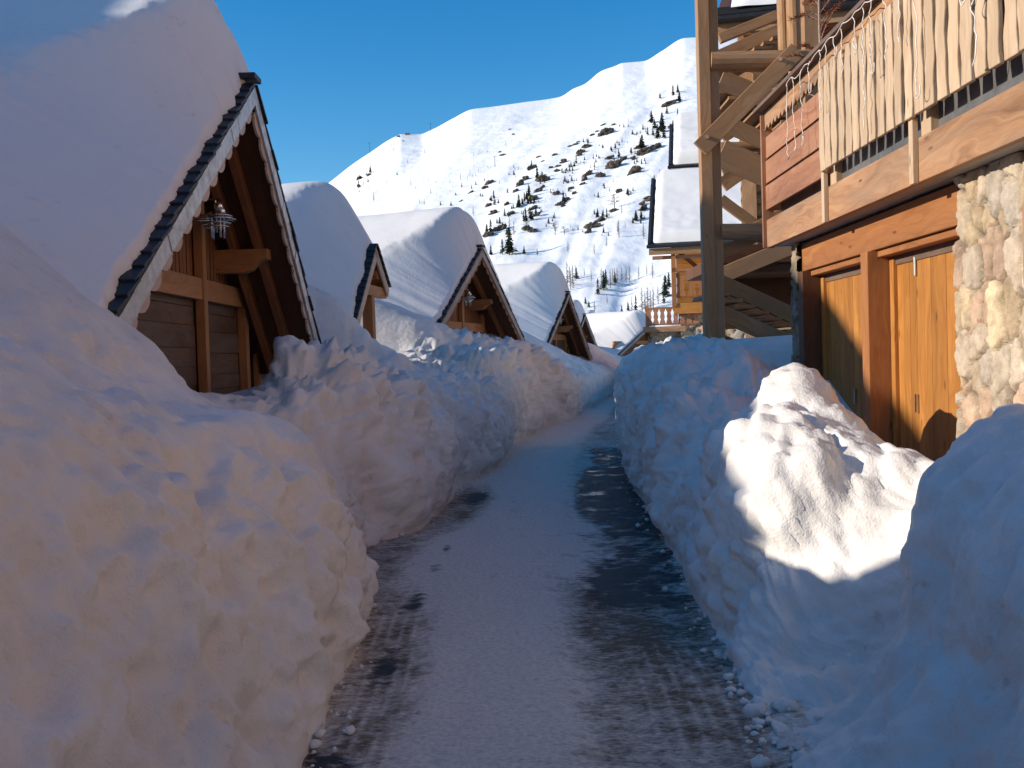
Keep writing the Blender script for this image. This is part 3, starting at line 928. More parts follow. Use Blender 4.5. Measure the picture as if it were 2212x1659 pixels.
    for y0, y1 in ((lo + .05, .46), (.58, pe1 - .05)):
        gp = MB()
        zz = 0
        while zz < 2.33:
            h = random.choice((.14, .17, .2, .24))
            jx = random.uniform(-.006, .006)
            gp.box(wx - .02 + jx, wx + .015 + jx, y0, y1, zz, min(zz + h - .006, 2.328), 'y')
            zz += h
        gp.build('garage_door', 'weathered_wood', root)
    dr = MB()
    dr.box(wx - .01, wx + .012, 2.42, 2.80, 0, 2.06, 'z')
    dro = dr.build('side_door', 'dark_void', root)
    fr = MB()
    fr.box(wx, wx + .06, 2.30, 2.42, 0, 2.2, 'z')
    fr.box(wx, wx + .06, 2.80, 2.92, 0, 2.2, 'z')
    fr.box(wx, wx + .065, 2.30, 2.92, 2.061, 2.27, 'y')
    fr.build('door_frame', 'chalet_beam', dro, bevel=bev)
    if lamp:
        wall_lamp(root, (wx + .34, .30, 3.16), wx)
    return root

def wall_lamp(root, c, wx):
    """chrome outdoor lamp: stacked rings, tube bulbs and two domes under a small cap"""
    cx, cy, cz = c
    arm = MB()
    arm.tube([(wx, cy - .16, cz - .02), (cx - .06, cy - .06, cz - .02), (cx, cy, cz - .02)], .011, 8)
    arm.disc((wx + .015, cy - .16, cz - .02), .05, .02, 14, (1, 0, 0))
    arm.tube([(cx, cy, cz - .14), (cx, cy, cz + .16)], .014, 8)
    lo = arm.build('lamp', 'steel', root, smooth=True)
    rg = MB()
    for dz, r in ((.03, .165), (-.005, .20), (-.045, .15), (-.08, .125)):
        n = 26
        rg.tube([(cx + r * math.cos(2 * math.pi * k / n), cy + r * math.sin(2 * math.pi * k / n), cz + dz) for k in range(n + 1)], .0085, 6, cap=False)
        for k in range(4):
            a = k * math.pi / 2 + .4
            rg.tube([(cx, cy, cz + dz), (cx + r * math.cos(a), cy + r * math.sin(a), cz + dz)], .005, 5)
    rg.build('ring', 'steel', lo, smooth=True)
    for a, r in ((.2, .075), (2.3, .08), (4.2, .07), (5.4, .10)):
        MB().tube([(cx + r * math.cos(a), cy + r * math.sin(a), cz - .20), (cx + r * math.cos(a), cy + r * math.sin(a), cz + .07)], .013, 8).build('tube', 'lamp_glass', lo, smooth=True)
    for a, r, dz in ((-.6, .045, .13), (.9, .065, .09)):
        MB().ball((cx + r * math.cos(a), cy + r * math.sin(a), cz + dz), .048, 14).build('bulb', 'lamp_glass', lo, smooth=True)
    cp = MB()
    cp.box(cx - .07, cx + .05, cy - .035, cy + .075, cz + .195, cz + .215, 'y')
    cp.tube([(cx, cy, cz + .12), (cx, cy, cz + .20)], .01, 6)
    cp.build('cap', 'steel', lo)

def snow_cap(name, label, group, apex, theta, sl, sr, pl, pr, base, pmin, pmax, h0=.6, hr=.5, kside=.5, kridge=2.4, kw=1.0, kr=.9,
             depth=8.0, res=1.0, seed=0, lipl=.05, lipr=.20, sA=None, rise=0, rnd=.3, close=0):
    """blanket of snow: top face parallel to the roof, bevelled towards the gable, drifting out past the eaves"""
    th = R(theta)
    c, s = math.cos(th), math.sin(th)
    q = np.concatenate([[0, .004], .012 + (np.linspace(0, 1, int(120 * res)) ** 1.35) * depth])
    p = np.linspace(pmin, pmax, int((pmax - pmin) * 26 * res))
    Q, P = np.meshgrid(q, p, indexing='ij')
    za = apex[2]
    s_ = np.where(P < 0, sl, sr)
    pe = np.where(P < 0, pl, pr)
    zr = za - .01 - s_ * np.sqrt(P ** 2 + .0004)
    n1 = fbm(np.stack([P.ravel() * 5, P.ravel() * 0 + seed, P.ravel() * 0], 1), 1, 4, seed, .65).reshape(P.shape)
    wl_ = 1 - sstep(-.3, .3, P)
    q0 = (.02 + .02 * n1 + wl_ * (.03 + .035 * n1)) * np.exp(-(np.maximum(np.abs(P) - pe, 0) / .5))
    q0 = q0 + .05 * np.exp(-(P / .25) ** 2)
    lip = (lipr + (lipl - lipr) * wl_) * sstep(.0, .5, np.abs(P)) + .03
    k = kr + (kside - kr) * wl_ + kridge * np.exp(-(P / kw) ** 2)
    pts = np.stack([Q.ravel(), P.ravel(), np.full(Q.size, seed * 7.3)], 1)
    big = fbm(pts, .45, 3, seed + 2).reshape(P.shape)
    med = fbm(pts, 1.7, 3, seed + 4).reshape(P.shape)
    fine = fbm(pts, 7, 3, seed + 5, .6).reshape(P.shape)
    hh0 = hr + (h0 - hr) * (1 - sstep(-.8, .8, P))
    top = za + hh0 + .18 - (s_ if sA is None else sA) * (np.sqrt(P ** 2 + rnd ** 2) - rnd)
    top = top + rise * sstep(1.9, 4.6, Q) * np.exp(-(P / 4.2) ** 4)
    m = .35
    top = np.where(top - base > 4, top, m * np.log(np.exp((top - base) / m) + 1) + base)
    zA = top + .07 * big + .008 * med
    zB = zr + lip * sstep(0, .035, Q) + Q * k * (1 + .05 * big) + .010 * med * sstep(.1, .6, Q)
    hh = .045 + .09 * np.exp(-(P / .8) ** 2)
    d = (zA - zB) / hh
    z = np.where(d > 8, zB, np.where(d < -8, zA, -hh * np.log(np.exp(np.clip(-d, -9, 9)) + 1) + zB))
    z = np.where(np.abs(d) <= 8, -hh * np.log(np.exp(np.clip(d, -9, 9)) + 1) + zA, z)
    z = np.where(np.abs(d) <= 8, np.minimum(zA, zB) - hh * np.log1p(np.exp(-np.abs(d))), z)
    # the crest itself is a rough, wind-scalloped line
    crest = np.exp(-((zA - zB) / .13) ** 2) * (1 - .7 * np.exp(-(P / .8) ** 2))
    z = z + crest * (.05 * fine + .02 * med) + .003 * fine
    z[0] = zr[0] - .06
    if close:
        z = z - close * sstep(depth - .7, depth, Q) ** 2
    xloc = -(Q + q0)
    gx = apex[0] + xloc * c + P * s
    gy = apex[1] - xloc * s + P * c
    # past the eaves the drift sinks into the snow of the banks
    past = np.maximum(np.abs(P) - pe, 0)
    z = z - (.9 * sstep(.4, 1.5, past) + past ** 1.5 * .25) * np.exp(-Q / 1.6)
    o = link(name, grid_mesh(name, np.stack([gx, gy, z], 2), 'roof_snow'), 'roof_snow')
    tag(o, label, 'roof snow', group)
    return o

GC = 'steep-roofed chalets along the left of the lane'
GS = 'thick snow caps on the chalet roofs'
C1 = (-2.55, 9.98, 4.53)
chalet('chalet', 'nearest chalet on the left with scalloped bargeboards and large dark overhang', GC, C1, 0, .68, .90, 4.6, 3.5, 9, 2)
snow_cap('roof_snow', 'huge smooth snow cap on the nearest left chalet, filling the upper left', GS, C1, 0, .68, .90, 4.6, 3.4, 2.2, -5.9, 5.0, .80, .55, .60, 2.3, 1.1, .9, 9, 1.5, 1, sA=.74, rnd=.2)

C3 = (-.65, 24, 4.39)
chalet('chalet', 'middle chalet with chrome lamp in its gable above the lumpy bank', GC, C3, 17, .64, .64, 4.3, 4.1, 8, 1)
snow_cap('roof_snow', 'rounded snow cap with crisp crest on the middle chalet', GS, C3, 17, .64, .64, 4.3, 4.0, 2.75, -6, 6, .92, .6, .52, 2.4, 1.2, 1.1, 9, 1.0, 2, sA=.76, rnd=.4)

C4 = (2.43, 40, 4.28)
chalet('chalet', 'farther chalet with narrow dark gable where the lane bends right', GC, C4, 18, .62, .73, 4.0, 4.2, 8, 1)
snow_cap('roof_snow', 'snow cap on the farther chalet where the lane bends right', GS, C4, 18, .62, .73, 4.0, 4.1, 2.6, -6.5, 6.5, 1.25, .7, .52, 2.6, 1.2, 1.1, 9, .8, 3, sA=.78, rnd=.45)

C5 = (4.62, 60, 4.23)
chalet('chalet', 'distant chalet of which only a sliver of dark verge shows past the bend', GC, C5, 19, .7, .7, 4.2, 4.2, 8, 1, lamp=False)
snow_cap('roof_snow', 'small snow cap peeping over the farther chalet, with sliver of verge', GS, C5, 19, .7, .7, 4.2, 4.2, 2.6, -7, 7, .8, .7, .55, 2.2, .9, 1.1, 9, .6, 4)
C6 = (7.26, 80, 4.39)
chalet('chalet', 'last chalet of the left row, tiny brown gable at the lane end', GC, C6, 18, .7, .8, 4.2, 4.2, 8, 1, lamp=False)
snow_cap('roof_snow', 'tiny round snow cap on the last chalet of the left row', GS, C6, 18, .7, .8, 4.2, 4.2, 2.6, -7, 7, .9, .8, .55, 2.2, .9, 1.1, 9, .5, 5)

# unseen chalet added behind the viewer so its snowy roof shades the near banks
C0 = (-3.0, -1.1, 4.6)
chalet('chalet', 'unseen chalet added behind the viewpoint on the left to shade the near banks', GC, C0, 0, .68, .68, 4.4, 3.6, 8, 1, lamp=False)
snow_cap('roof_snow', 'snow cap on the unseen chalet added behind the viewpoint', GS, C0, 0, .68, .68, 4.4, 3.5, 2.2, -7, 5.0, .9, 1.35, .6, 2.2, .9, 1.1, 9, .6, 6)

# unseen tall house added at left: its gable casts shade on lane and garage doors
chalet('chalet', 'unseen tall house added on the left to cast shade over the lane', None, (-13, 9.0, 8.95), 0, .555, .66, 6.0, 5.6, 9, 1, lamp=False)
snow_cap('roof_snow', 'snow on the unseen tall house added to cast shade', None, (-13, 9.0, 8.85), 0, .555, .66, 6.0, 5.6, 2.6, -6.0, 5.6, .1, .1, .5, 2.2, .9, .9, 9, .5, 9)

# chalet across the end of the lane, turned to face the row
C7 = (9.35, 66, 3.55)
chalet('chalet', 'low chalet at the lane end facing left beside the stone terrace', None, C7, 50, .62, .62, 4.6, 4.6, 9, 1, lamp=False, wall=.6)
snow_cap('roof_snow', 'broad low snow dome on the chalet at the lane end', None, C7, 50, .62, .62, 4.6, 4.6, 2.0, -7, 7, 1.0, .9, .55, 1.2, 1.2, .8, 11, .6, 7)

# porch roof between the first two left chalets: open, on a post, sunlit from behind
def porch():
    ap = (-2.17, 16, 3.62)
    th = 7
    sl, sr = .95, .82
    root = empty('entrance_porch', (ap[0], ap[1], 0), -R(th))
    tag(root, 'small open gabled porch on one post behind the nearest chalet', 'porch')
    za = ap[2]
    roof = MB()
    ti = MB()
    for sg, s, pe in ((-1, sl, 1.75), (1, sr, .80)):
        nrm = Vector((0, sg * s, 1)).normalized()
        d = Vector((0, sg, -s)).normalized()
        ln = pe * math.sqrt(1 + s * s)
        o = Vector((-1.3, 0, za - .1))
        roof.beam(o - nrm * .04, o + d * ln - nrm * .04, 2.6, .06, nrm)
        k = 0
        while k < ln - .02:
            p0 = Vector((-.17, 0, za - .1)) + d * k + nrm * .03
            ti.beam(p0, p0 + d * min(.21, ln - k) + nrm * .022, .42, .03, nrm)
            k += .155
        b = MB()
        b.beam(Vector((.0, 0, za - .1)) + d * .03 - nrm * .10, Vector((.0, 0, za - .1)) + d * ln - nrm * .10, .03, .16, nrm)
        b.build('bargeboard', 'barge_wood', root, bevel=.004)
    ro = roof.build('roof', 'door_wood', root)
    ti.build('roof_tiles', 'roof_tile', ro)
    for yy in (.28, .58):
        MB().beam((-2.4, yy, za - .32 - sr * yy), (-.05, yy, za - .32 - sr * yy), .10, .14).build('purlin', 'chalet_beam', root, bevel=.005)
    MB().beam((-.10, -.55, 2.78), (-.10, .76, 2.78), .14, .17).build('tie_beam', 'chalet_beam', root, bevel=.005)
    MB().beam((-2.2, -.2, 2.80), (-2.2, .76, 2.80), .14, .17).build('tie_beam', 'chalet_beam', root, bevel=.005)
    MB().beam((-.12, -.10, .4), (-.12, -.10, 2.7), .17, .17, (0, 1, 0)).build('post', 'chalet_beam', root, bevel=.006)
    MB().beam((-2.2, .2, .4), (-2.2, .2, 2.72), .15, .15, (0, 1, 0)).build('post', 'chalet_beam', root, bevel=.006)
    snow_cap('roof_snow', 'tall snow dome with ragged crest on the porch roof', GS, (ap[0], ap[1], za), th, sl, sr, 1.75, .80, 2.3, -3.2, .86, .82, .8, .72, .6, .9, 1.3, 3.1, 1.2, 8, .05, .04, sA=.86, rnd=.35, close=1.3)
porch()

# ------------------------------------------------------------------ rubble-stone walls
def stone_panel(name, org, ea, eb, en, la, lb, cell=(.2, .2), res=.025, parent=None, seed=0, relief=.05, tint=1.0):
    """wall face la long (ea) and lb high (eb), stones standing proud along en"""
    na, nb = max(3, int(la / res)), max(3, int(lb / res))
    A, B = np.meshgrid(np.linspace(0, la, na), np.linspace(0, lb, nb), indexing='ij')
    o, ea, eb, en = [np.array(x, float) for x in (org, ea, eb, en)]
    q = np.stack([A.ravel() / cell[0], B.ravel() / cell[1], np.full(A.size, .5)], 1)
    wq = q + .34 * np.stack([fbm(q, 1.2, 4, seed + 1, .5), fbm(q, 1.2, 4, seed + 2, .5), q[:, 0] * 0], 1)
    wq[:, 2] = .5
    f1, f2, cid = worley(wq, seed)
    e = np.clip((f2 - f1), 0, 1)
    body = sstep(.025, .085, e)
    tilt = (((cid * 57) % 1 - .5) * ((wq[:, 0] * 2) % 2 - 1) + ((cid * 131) % 1 - .5) * ((wq[:, 1] * 2) % 2 - 1)) * .35
    h = relief * (body * (.5 + .6 * cid + tilt) + .16 * fbm(q, 3.2, 5, seed + 6, .62) + .16 * fbm(q, 11, 3, seed + 7))
    P = o + A.ravel()[:, None] * ea + B.ravel()[:, None] * eb + h[:, None] * en
    # stone colours: cream, sand, pinkish and grey slabs, dark mortar gaps
    pal = np.array([(.52, .42, .30), (.48, .37, .24), (.57, .48, .37), (.49, .35, .25), (.44, .38, .31), (.56, .44, .29), (.50, .41, .31)]) * tint
    ci = (cid * 6.999).astype(int)
    c2 = (cid * 97) % 1
    col = pal[ci] * (.82 + .36 * c2)[:, None]
    col = col * (1 + .16 * fbm(q, 3, 4, seed + 9))[:, None]
    gap = np.array((.15, .12, .09)) * tint
    mort = np.array((.43, .36, .27)) * tint
    deep = sstep(-.30, .10, fbm(q, .9, 3, seed + 12))[:, None]
    gap = mort + (gap - mort) * deep
    col = gap + (col - gap) * sstep(.01, .09, e)[:, None]
    sh = A.shape + (3,)
    return link(name, grid_mesh(name, P.reshape(sh), 'stone', {'stone_colour': col.reshape(sh)}, False), 'stone', parent)

# ------------------------------------------------------------------ garage building on the right
G = empty('garage_building', (2.95, 6.4, 0))
tag(G, 'right-hand building with two orange garage doors, rubble wall and long wooden balcony', 'building')
def gob(o):
    o.parent = G
    o.matrix_parent_inverse = Matrix.Translation((-2.95, -6.4, 0))
    return o
def gb(mb, name, mat, bevel=.006, parent=None):
    o = mb.build(name, mat, None, bevel=bevel)
    o.parent = parent or G
    if parent is None:
        o.matrix_parent_inverse = Matrix.Translation((-2.95, -6.4, 0))
    return o
XF, XW, XD = 2.5, 2.68, 2.87

# masonry
core = MB()
core.box(2.76, 7.5, -3, 5.83, -.1, 2.60, 'y')
core.box(3.12, 7.5, 5.83, 9.18, -.1, 2.60, 'y')
core.box(2.76, 7.5, 9.06, 9.20, -.1, 2.60, 'y')
gb(core, 'wall', 'grey_wood', 0)
gob(stone_panel('stone_wall', (2.72, 5.85, -.1), (0, -1, 0), (0, 0, 1), (-1, 0, 0), 8.8, 2.70, (.15, .25), .0135, None, 4, .05))
gob(stone_panel('stone_wall', (3.0, 5.85, -.1), (-1, 0, 0), (0, 0, 1), (0, 1, 0), .28, 2.70, (.14, .24), .02, None, 14, .03))
gob(stone_panel('stone_wall', (2.72, 9.28, -.1), (0, -1, 0), (0, 0, 1), (-1, 0, 0), .24, 2.70, (.14, .2), .02, None, 5, .05, .62))
gob(stone_panel('stone_wall', (5.7, 9.24, -.1), (-1, 0, 0), (0, 0, 1), (0, 1, 0), 2.98, 2.70, (.2, .2), .035, None, 6, .05, .62))
# lintel, head, jambs and pier
gb(MB().beam((2.79, 5.84, 2.455), (2.79, 9.06, 2.455), .13, .255), 'lintel', 'beam_wood')
gb(MB().beam((2.82, 5.87, 2.30), (2.82, 9.06, 2.30), .12, .05), 'door_head', 'beam_wood')
gb(MB().beam((2.91, 5.87, 2.25), (2.91, 9.06, 2.25), .10, .09), 'door_head', 'rail_wood')
gb(MB().beam((2.775, 7.36, -.1), (2.775, 7.36, 2.322), .19, .14, (0, 1, 0)), 'pier', 'beam_wood')
gb(MB().beam((2.775, 8.98, -.1), (2.775, 8.98, 2.322), .19, .15, (0, 1, 0)), 'jamb', 'soffit_wood')
gb(MB().beam((2.82, 5.89, -.1), (2.82, 5.89, 2.27), .12, .07, (0, 1, 0)), 'jamb', 'door_wood')
def garage_door(y0, y1, hy, hz):
    d = MB()
    y = y0
    while y < y1 - .01:
        e = min(y + .118, y1)
        j = random.uniform(-.0015, .0015)
        d.box(XD + j, XD + .04 + j, y + .0016, e - .0016, -.1, 2.24, 'z')
        y = e
    do = gb(d, 'garage_door', 'door_wood', .004)
    gb(MB().beam((XD - .006, y1 - .05, -.1), (XD - .006, y1 - .05, 2.25), .05, .07, (0, 1, 0)), 'door_edge', 'door_wood', .006, do)
    h = MB()
    h.box(XD - .022, XD - .006, hy - .012, hy + .012, hz - .065, hz + .065, 'z')
    for s in (-.045, .045):
        h.tube([(XD, hy, hz + s), (XD - .014, hy, hz + s)], .006, 8)
    gb(h, 'handle', 'steel', 0, do)
    return do
garage_door(5.93, 7.29, 6.87, 1.20)
garage_door(7.44, 8.90, 8.1, 1.20)
b = MB()
b.tube([(XD - .012, 6.86, 2.10), (XD - .012, 6.86, 2.23)], .010, 10)
gb(b, 'door_bolt', 'steel', 0)
gb(MB().box(2.63, 2.7, 4.45, 4.99, 1.9, 2.3, 'z'), 'shutter', 'plank_wood')

# balcony
yb0, yb1 = -2.5, 9.5
BAL = MB()
BAL.beam((XF + .04, yb0, 2.735), (XF + .04, yb1 - .03, 2.735), .05, .27)
fas = gb(BAL, 'balcony', 'fascia_wood')
fas['label'] = 'wooden balcony with wavy pale pickets'
def bp(mb, name, mat, bevel=.004):
    return gb(mb, name, mat, bevel, fas)
s = MB()
x = 2.57
while x < 2.70:
    s.box(x, x + .115, yb0, yb1 - .06, 2.606, 2.628, 'y')
    x += .12
bp(s, 'soffit', 'grey_wood')
bp(MB().box(2.57, 4.2, yb0, yb1 - .02, 2.64, 2.72, 'y'), 'deck', 'grey_wood')
bp(MB().box(2.58, 2.587, yb0, 7.63, 2.72, 3.74, 'y'), 'upstand', 'flashing', 0)
bp(MB().box(2.64, 2.647, 7.6, yb1 - .1, 2.72, 3.02, 'y'), 'upstand', 'flashing', 0)
bp(MB().box(XF - .02, XF + .09, yb1 - .03, yb1, 2.6, 3.88, 'z'), 'corner_post', 'plank_wood')
for k, (z0, z1) in enumerate(((2.965, 3.195), (3.22, 3.435), (3.46, 3.665))):
    bp(MB().box(XF + .012 + .006 * k, XF + .04 + .006 * k, 7.66, yb1 - .031, z0, z1, 'y'), 'plank', 'plank_wood')
    bp(MB().box(XF + .07, 4.1, yb1 - .028 - .001 * k, yb1 - .004 - .001 * k, z0, z1, 'x'), 'plank', 'plank_wood')
bp(MB().box(XF + .07, 4.1, yb1 - .03, yb1, 2.62, 2.86, 'x'), 'end_board', 'fascia_wood')
bp(MB().beam((XF + .0, yb0, 3.925), (XF + .0, yb1 + .03, 3.925), .16, .035), 'handrail', 'rail_wood')
out = []
yy = yb0
sc = MB()
prof = [(yb1 - .04, 3.905), (yb0, 3.905)]
y = yb0
low = []
while y < yb1 - .06:
    low += [(y, 3.735), (y + .03, 3.725), (y + .055, 3.745), (y + .075, 3.775), (y + .088, 3.76)]
    y += .118
sc.sheet(low + [(yb1 - .06, 3.74)] + prof, .022, ((XF + .025, 0, 0), (0, 1, 0), (0, 0, 1), (-1, 0, 0)))
bp(sc, 'scalloped_board', 'fascia_wood', 0)
def picket(yc, wdt, thick_seed):
    rr = random.Random(thick_seed)
    n = 13
    ph1, ph2, ph3 = rr.uniform(0, 6.3), rr.uniform(0, 6.3), rr.uniform(0, 6.3)
    Lp, Rp = [], []
    for i in range(n + 1):
        t = i / n
        z = 2.985 + t * .785
        a = .008 * math.sin(ph1 + t * 9) + .006 * math.sin(ph2 + t * 19)
        b_ = .008 * math.sin(ph3 + t * 10) + .006 * math.sin(ph1 + t * 21)
        Lp.append((yc - wdt / 2 + a, z))
        Rp.append((yc + wdt / 2 + b_, z))
    Rp[-1] = (Rp[-1][0] - .02, Rp[-1][1])
    Lp[-1] = (Lp[-1][0] + .02, Lp[-1][1])
    m_ = MB()
    x0 = XF - .03 + rr.uniform(-.004, .004)
    m_.sheet(Lp + Rp[::-1], .03, ((x0, 0, 0), (0, 1, 0), (0, 0, 1), (-1, 0, 0)), 1)
    return m_
yc = 7.60
k = 0
while yc > -2.3:
    pk = bp(picket(yc, random.uniform(.104, .122), k + 5), 'picket', 'picket_wood', .006)
    yc -= .150
    k += 1
for yp in (7.66, 5.98, 4.3, 2.62, .94, -.74):
    bp(MB().box(XF - .022, XF + .014, yp - .03, yp + .03, 2.592, 2.99, 'z'), 'batten', 'picket_wood')
    bp(MB().box(XF + .03, XF + .10, yp - .17, yp - .035, 2.862, 3.3, 'z'), 'rail_post', 'picket_wood')
bp(MB().box(XF + .045, XF + .075, yb0, 7.6, 3.14, 3.21, 'y'), 'rail', 'plank_wood')
bp(MB().box(XF + .045, XF + .075, yb0, 7.6, 3.60, 3.67, 'y'), 'rail', 'plank_wood')
# storey above the balcony, set back unseen; tall pale boards shaped to bounce light
up = MB()
z = 2.7
while z < 8.4:
    up.box(4.2, 4.3, yb0, 9.9, z, z + .196, 'y')
    z += .2
gb(up, 'upper_wall', 'fascia_wood', 0)

# unseen house added behind the viewer: sunlit boards bounce warm light over the lane
NB = MB()
z = 0
while z < 9.4:
    NB.box(3.4, 3.55, -24, -4.2, z, z + .21, 'y')
    z += .215
NBo = empty('added_house', (6, -14, 0))
tag(NBo, 'unseen wooden house added behind the viewpoint on the right to bounce warm light', 'house')
for mb_, nm_, mt_ in ((NB, 'wall', 'fascia_wood'), (MB().box(3.56, 12, -23.9, -4.3, 0, 9.3, 'y'), 'core', 'plank_wood'), (MB().box(2.7, 12.5, -24.6, -3.8, 9.45, 9.7, 'y'), 'roof', 'soffit_wood')):
    o = mb_.build(nm_, mt_)
    o.parent = NBo
    o.matrix_parent_inverse = Matrix.Translation((-6, 14, 0))

# snow left in the corner of the balcony
me = lumps_mesh('balcony_snow', [((0, 0, 0), .13), ((.02, -.16, -.02), .10)])
o = link('balcony_snow', me, 'roof_snow')
o.location = (2.76, 9.2, 2.83)
tag(o, 'small lump of snow showing through the gap under the balcony planks', 'snow')

# string of fairy lights: thin pale cable looped along the rail with hanging ends
cab = MB()
def smooth_pts(pts, n=6):
    out = []
    P = [Vector(p) for p in pts]
    for i in range(len(P) - 1):
        p0, p1, p2, p3 = P[max(i - 1, 0)], P[i], P[i + 1], P[min(i + 2, len(P) - 1)]
        for k in range(n):
            t = k / n
            out.append(.5 * ((2 * p1) + (p2 - p0) * t + (2 * p0 - 5 * p1 + 4 * p2 - p3) * t * t + (3 * p1 - p0 - 3 * p2 + p3) * t ** 3))
    return out + [P[-1]]
main = []
y = 8.35
while y > 1.4:
    main.append((XF - .095 + random.uniform(-.008, .008), y, 3.86 + random.uniform(-.025, .03)))
    y -= random.uniform(.06, .12)
cab.tube(smooth_pts(main, 4), .0038, 5)
y = 8.3
while y > 1.5:
    ln = random.choice((.18, .28, .35, .45, .5, .85)) if y < 7.9 else random.choice((.3, .62, .8))
    pts_ = []
    zz = 3.86
    xx, yy = XF - .10, y
    while zz > 3.86 - ln:
        pts_.append((xx + random.uniform(-.008, .008), yy + random.uniform(-.022, .022), zz))
        zz -= random.uniform(.035, .06)
    if random.random() < .35:
        lo_ = pts_[-1]
        pts_ += [(lo_[0], lo_[1] - .045, lo_[2] + .01), (lo_[0], lo_[1] - .05, lo_[2] + .06)]
    if len(pts_) > 2:
        cab.tube(smooth_pts(pts_, 4), .0034, 5)
    y -= random.uniform(.09, .26)
o = cab.build('fairy_lights', 'cable_plastic', None, smooth=True)
tag(o, 'unlit string of fairy lights, pale cable dangling from the balcony rail', 'string lights')

# dried-out little conifer standing on the balcony
def dry_tree():
    root = empty('dried_conifer', (2.99, 9.2, 2.72))
    tag(root, 'dead reddish brown conifer standing behind the balcony rail', 'dead tree')
    t = MB()
    t.tube([(0, 0, 0), (.01, .01, 1.0), (-.01, 0, 1.9), (.0, .02, 2.9)], .022, 7, .006)
    t.build('trunk', 'pale_bark', root)
    c = MB()
    tw = MB()
    rr = random.Random(3)
    for i in range(64):
        z = .35 + 2.5 * (i / 64) ** .8
        ln = (.46 - .07 * z) * rr.uniform(.6, 1.15)
        a = rr.uniform(0, 6.28)
        rise = rr.uniform(.1, .75)
        p0 = Vector((0, 0, z))
        d = Vector((math.cos(a), math.sin(a), rise)).normalized()
        pts_ = [p0 + d * ln * t_ + Vector((0, 0, .05 * math.sin(t_ * 3))) for t_ in (0, .35, .7, 1)]
        tw.tube(pts_, .006, 4, .002)
        for k in range(int(120 * ln / .4)):
            t_ = rr.uniform(.08, 1)
            b_ = p0 + d * ln * t_ + Vector((0, 0, .05 * math.sin(t_ * 3)))
            nd = (d * .7 + Vector((rr.uniform(-1, 1), rr.uniform(-1, 1), rr.uniform(-1, 1)))).normalized()
            e = b_ + nd * rr.uniform(.03, .07)
            sd = nd.cross(Vector((rr.uniform(-1, 1), rr.uniform(-1, 1), .3))).normalized() * .0035
            c.face([b_ - sd, b_ + sd, e])
    tw.build('branches', 'pale_bark', root)
    c.build('crown', 'dry_needles', root)
dry_tree()

# ------------------------------------------------------------------ outside stair tower
ST = empty('stair_tower', (2.5, 12, 0))
tag(ST, 'tall timber stair tower of posts, braces and log flights beyond the balcony', 'staircase')
def sb(name, p0, p1, w_, h_, mat='timber_wood', up_=(0, 0, 1), parent=None, bevel=.008):
    o = MB().beam(p0, p1, w_, h_, up_).build(name, mat, None, bevel=bevel)
    o.parent = parent or ST
    if parent is None:
        o.matrix_parent_inverse = Matrix.Translation((-2.5, -12, 0))
    return o
def pb(name, a, bb, Yd, w_=.12, depth_=.10, mat='timber_wood', Yd2=None):
    """board between two seen points in the plane y = Yd; w_ is its visible breadth"""
    p0, p1 = at(a[0], a[1], Yd), at(bb[0], bb[1], Yd2 or Yd)
    d = Vector(p1) - Vector(p0)
    upv = Vector((0, 1, 0)).cross(d).normalized()
    return sb(name, p0, p1, depth_, w_, mat, tuple(upv))
# corner post: two planks back to back, running well above the picture
sb('post', (2.455, 12.0, -.1), (2.455, 12.0, 9.0), .14, .16, up_=(0, 1, 0))
sb('post', (2.585, 12.07, -.1), (2.585, 12.07, 9.0), .115, .20, up_=(0, 1, 0))
sb('post', (3.78, 12.05, -.1), (3.78, 12.05, 6.2), .18, .18, up_=(0, 1, 0))
sb('post', (4.3, 14.4, -.1), (4.3, 14.4, 9.0), .17, .17, up_=(0, 1, 0))
br = pb('brace', (1512, 322), (1722, 108), 11.86, .215, .06)
for (px, py) in ((1527, 296), (1685, 128)):
    c = Vector(at(px, py, 11.82))
    o = MB().disc(c, .024, .03, 14, (0, 1, 0)).build('bolt', 'steel', None)
    o.parent = br
def logb(name, a, bb, Yd, r, mat='timber_wood', Yd2=None):
    o = MB().tube([Vector(at(*a, Yd)).lerp(Vector(at(*bb, Yd2 or Yd)), t / 5) for t in range(6)], r, 14, wob=.02).build(name, mat, None, smooth=False)
    for p in o.data.polygons:
        p.use_smooth = len(p.vertices) == 4
    o.parent = ST
    o.matrix_parent_inverse = Matrix.Translation((-2.5, -12, 0))
    return o
logb('cross_log', (1533, 134), (1760, 130), 12.0, .125)
logb('cross_log', (1556, 501), (1690, 500), 12.0, .10)
logb('cross_log', (1556, 318), (1700, 316), 13.6, .07)
# upper flight rising to the right: handrail, mid rail and stringer
pb('handrail', (1553, 84), (1678, 34), 12.9, .13, .09)
pb('handrail', (1678, 30), (1745, 28), 12.9, .07, .09)
pb('stringer', (1553, 122), (1690, 62), 13.3, .17, .06)
pb('stringer', (1556, 168), (1690, 86), 13.5, .22, .06)
logb('rail_post', (1688, -60), (1694, 112), 12.7, .075)
logb('rail_post', (1712, -60), (1717, 112), 12.5, .095)
# flight descending to the right behind the balcony corner
pb('stringer', (1556, 172), (1720, 240), 13.0, .26, .06)
pb('stringer', (1556, 262), (1720, 336), 13.2, .22, .06)
pb('stringer', (1556, 330), (1760, 420), 12.9, .36, .06)
pb('stringer', (1558, 296), (1700, 200), 13.9, .20, .06)
pb('rail', (1556, 232), (1690, 300), 13.9, .12, .05)
pb('stringer', (1560, 400), (1700, 300), 14.3, .22, .06)
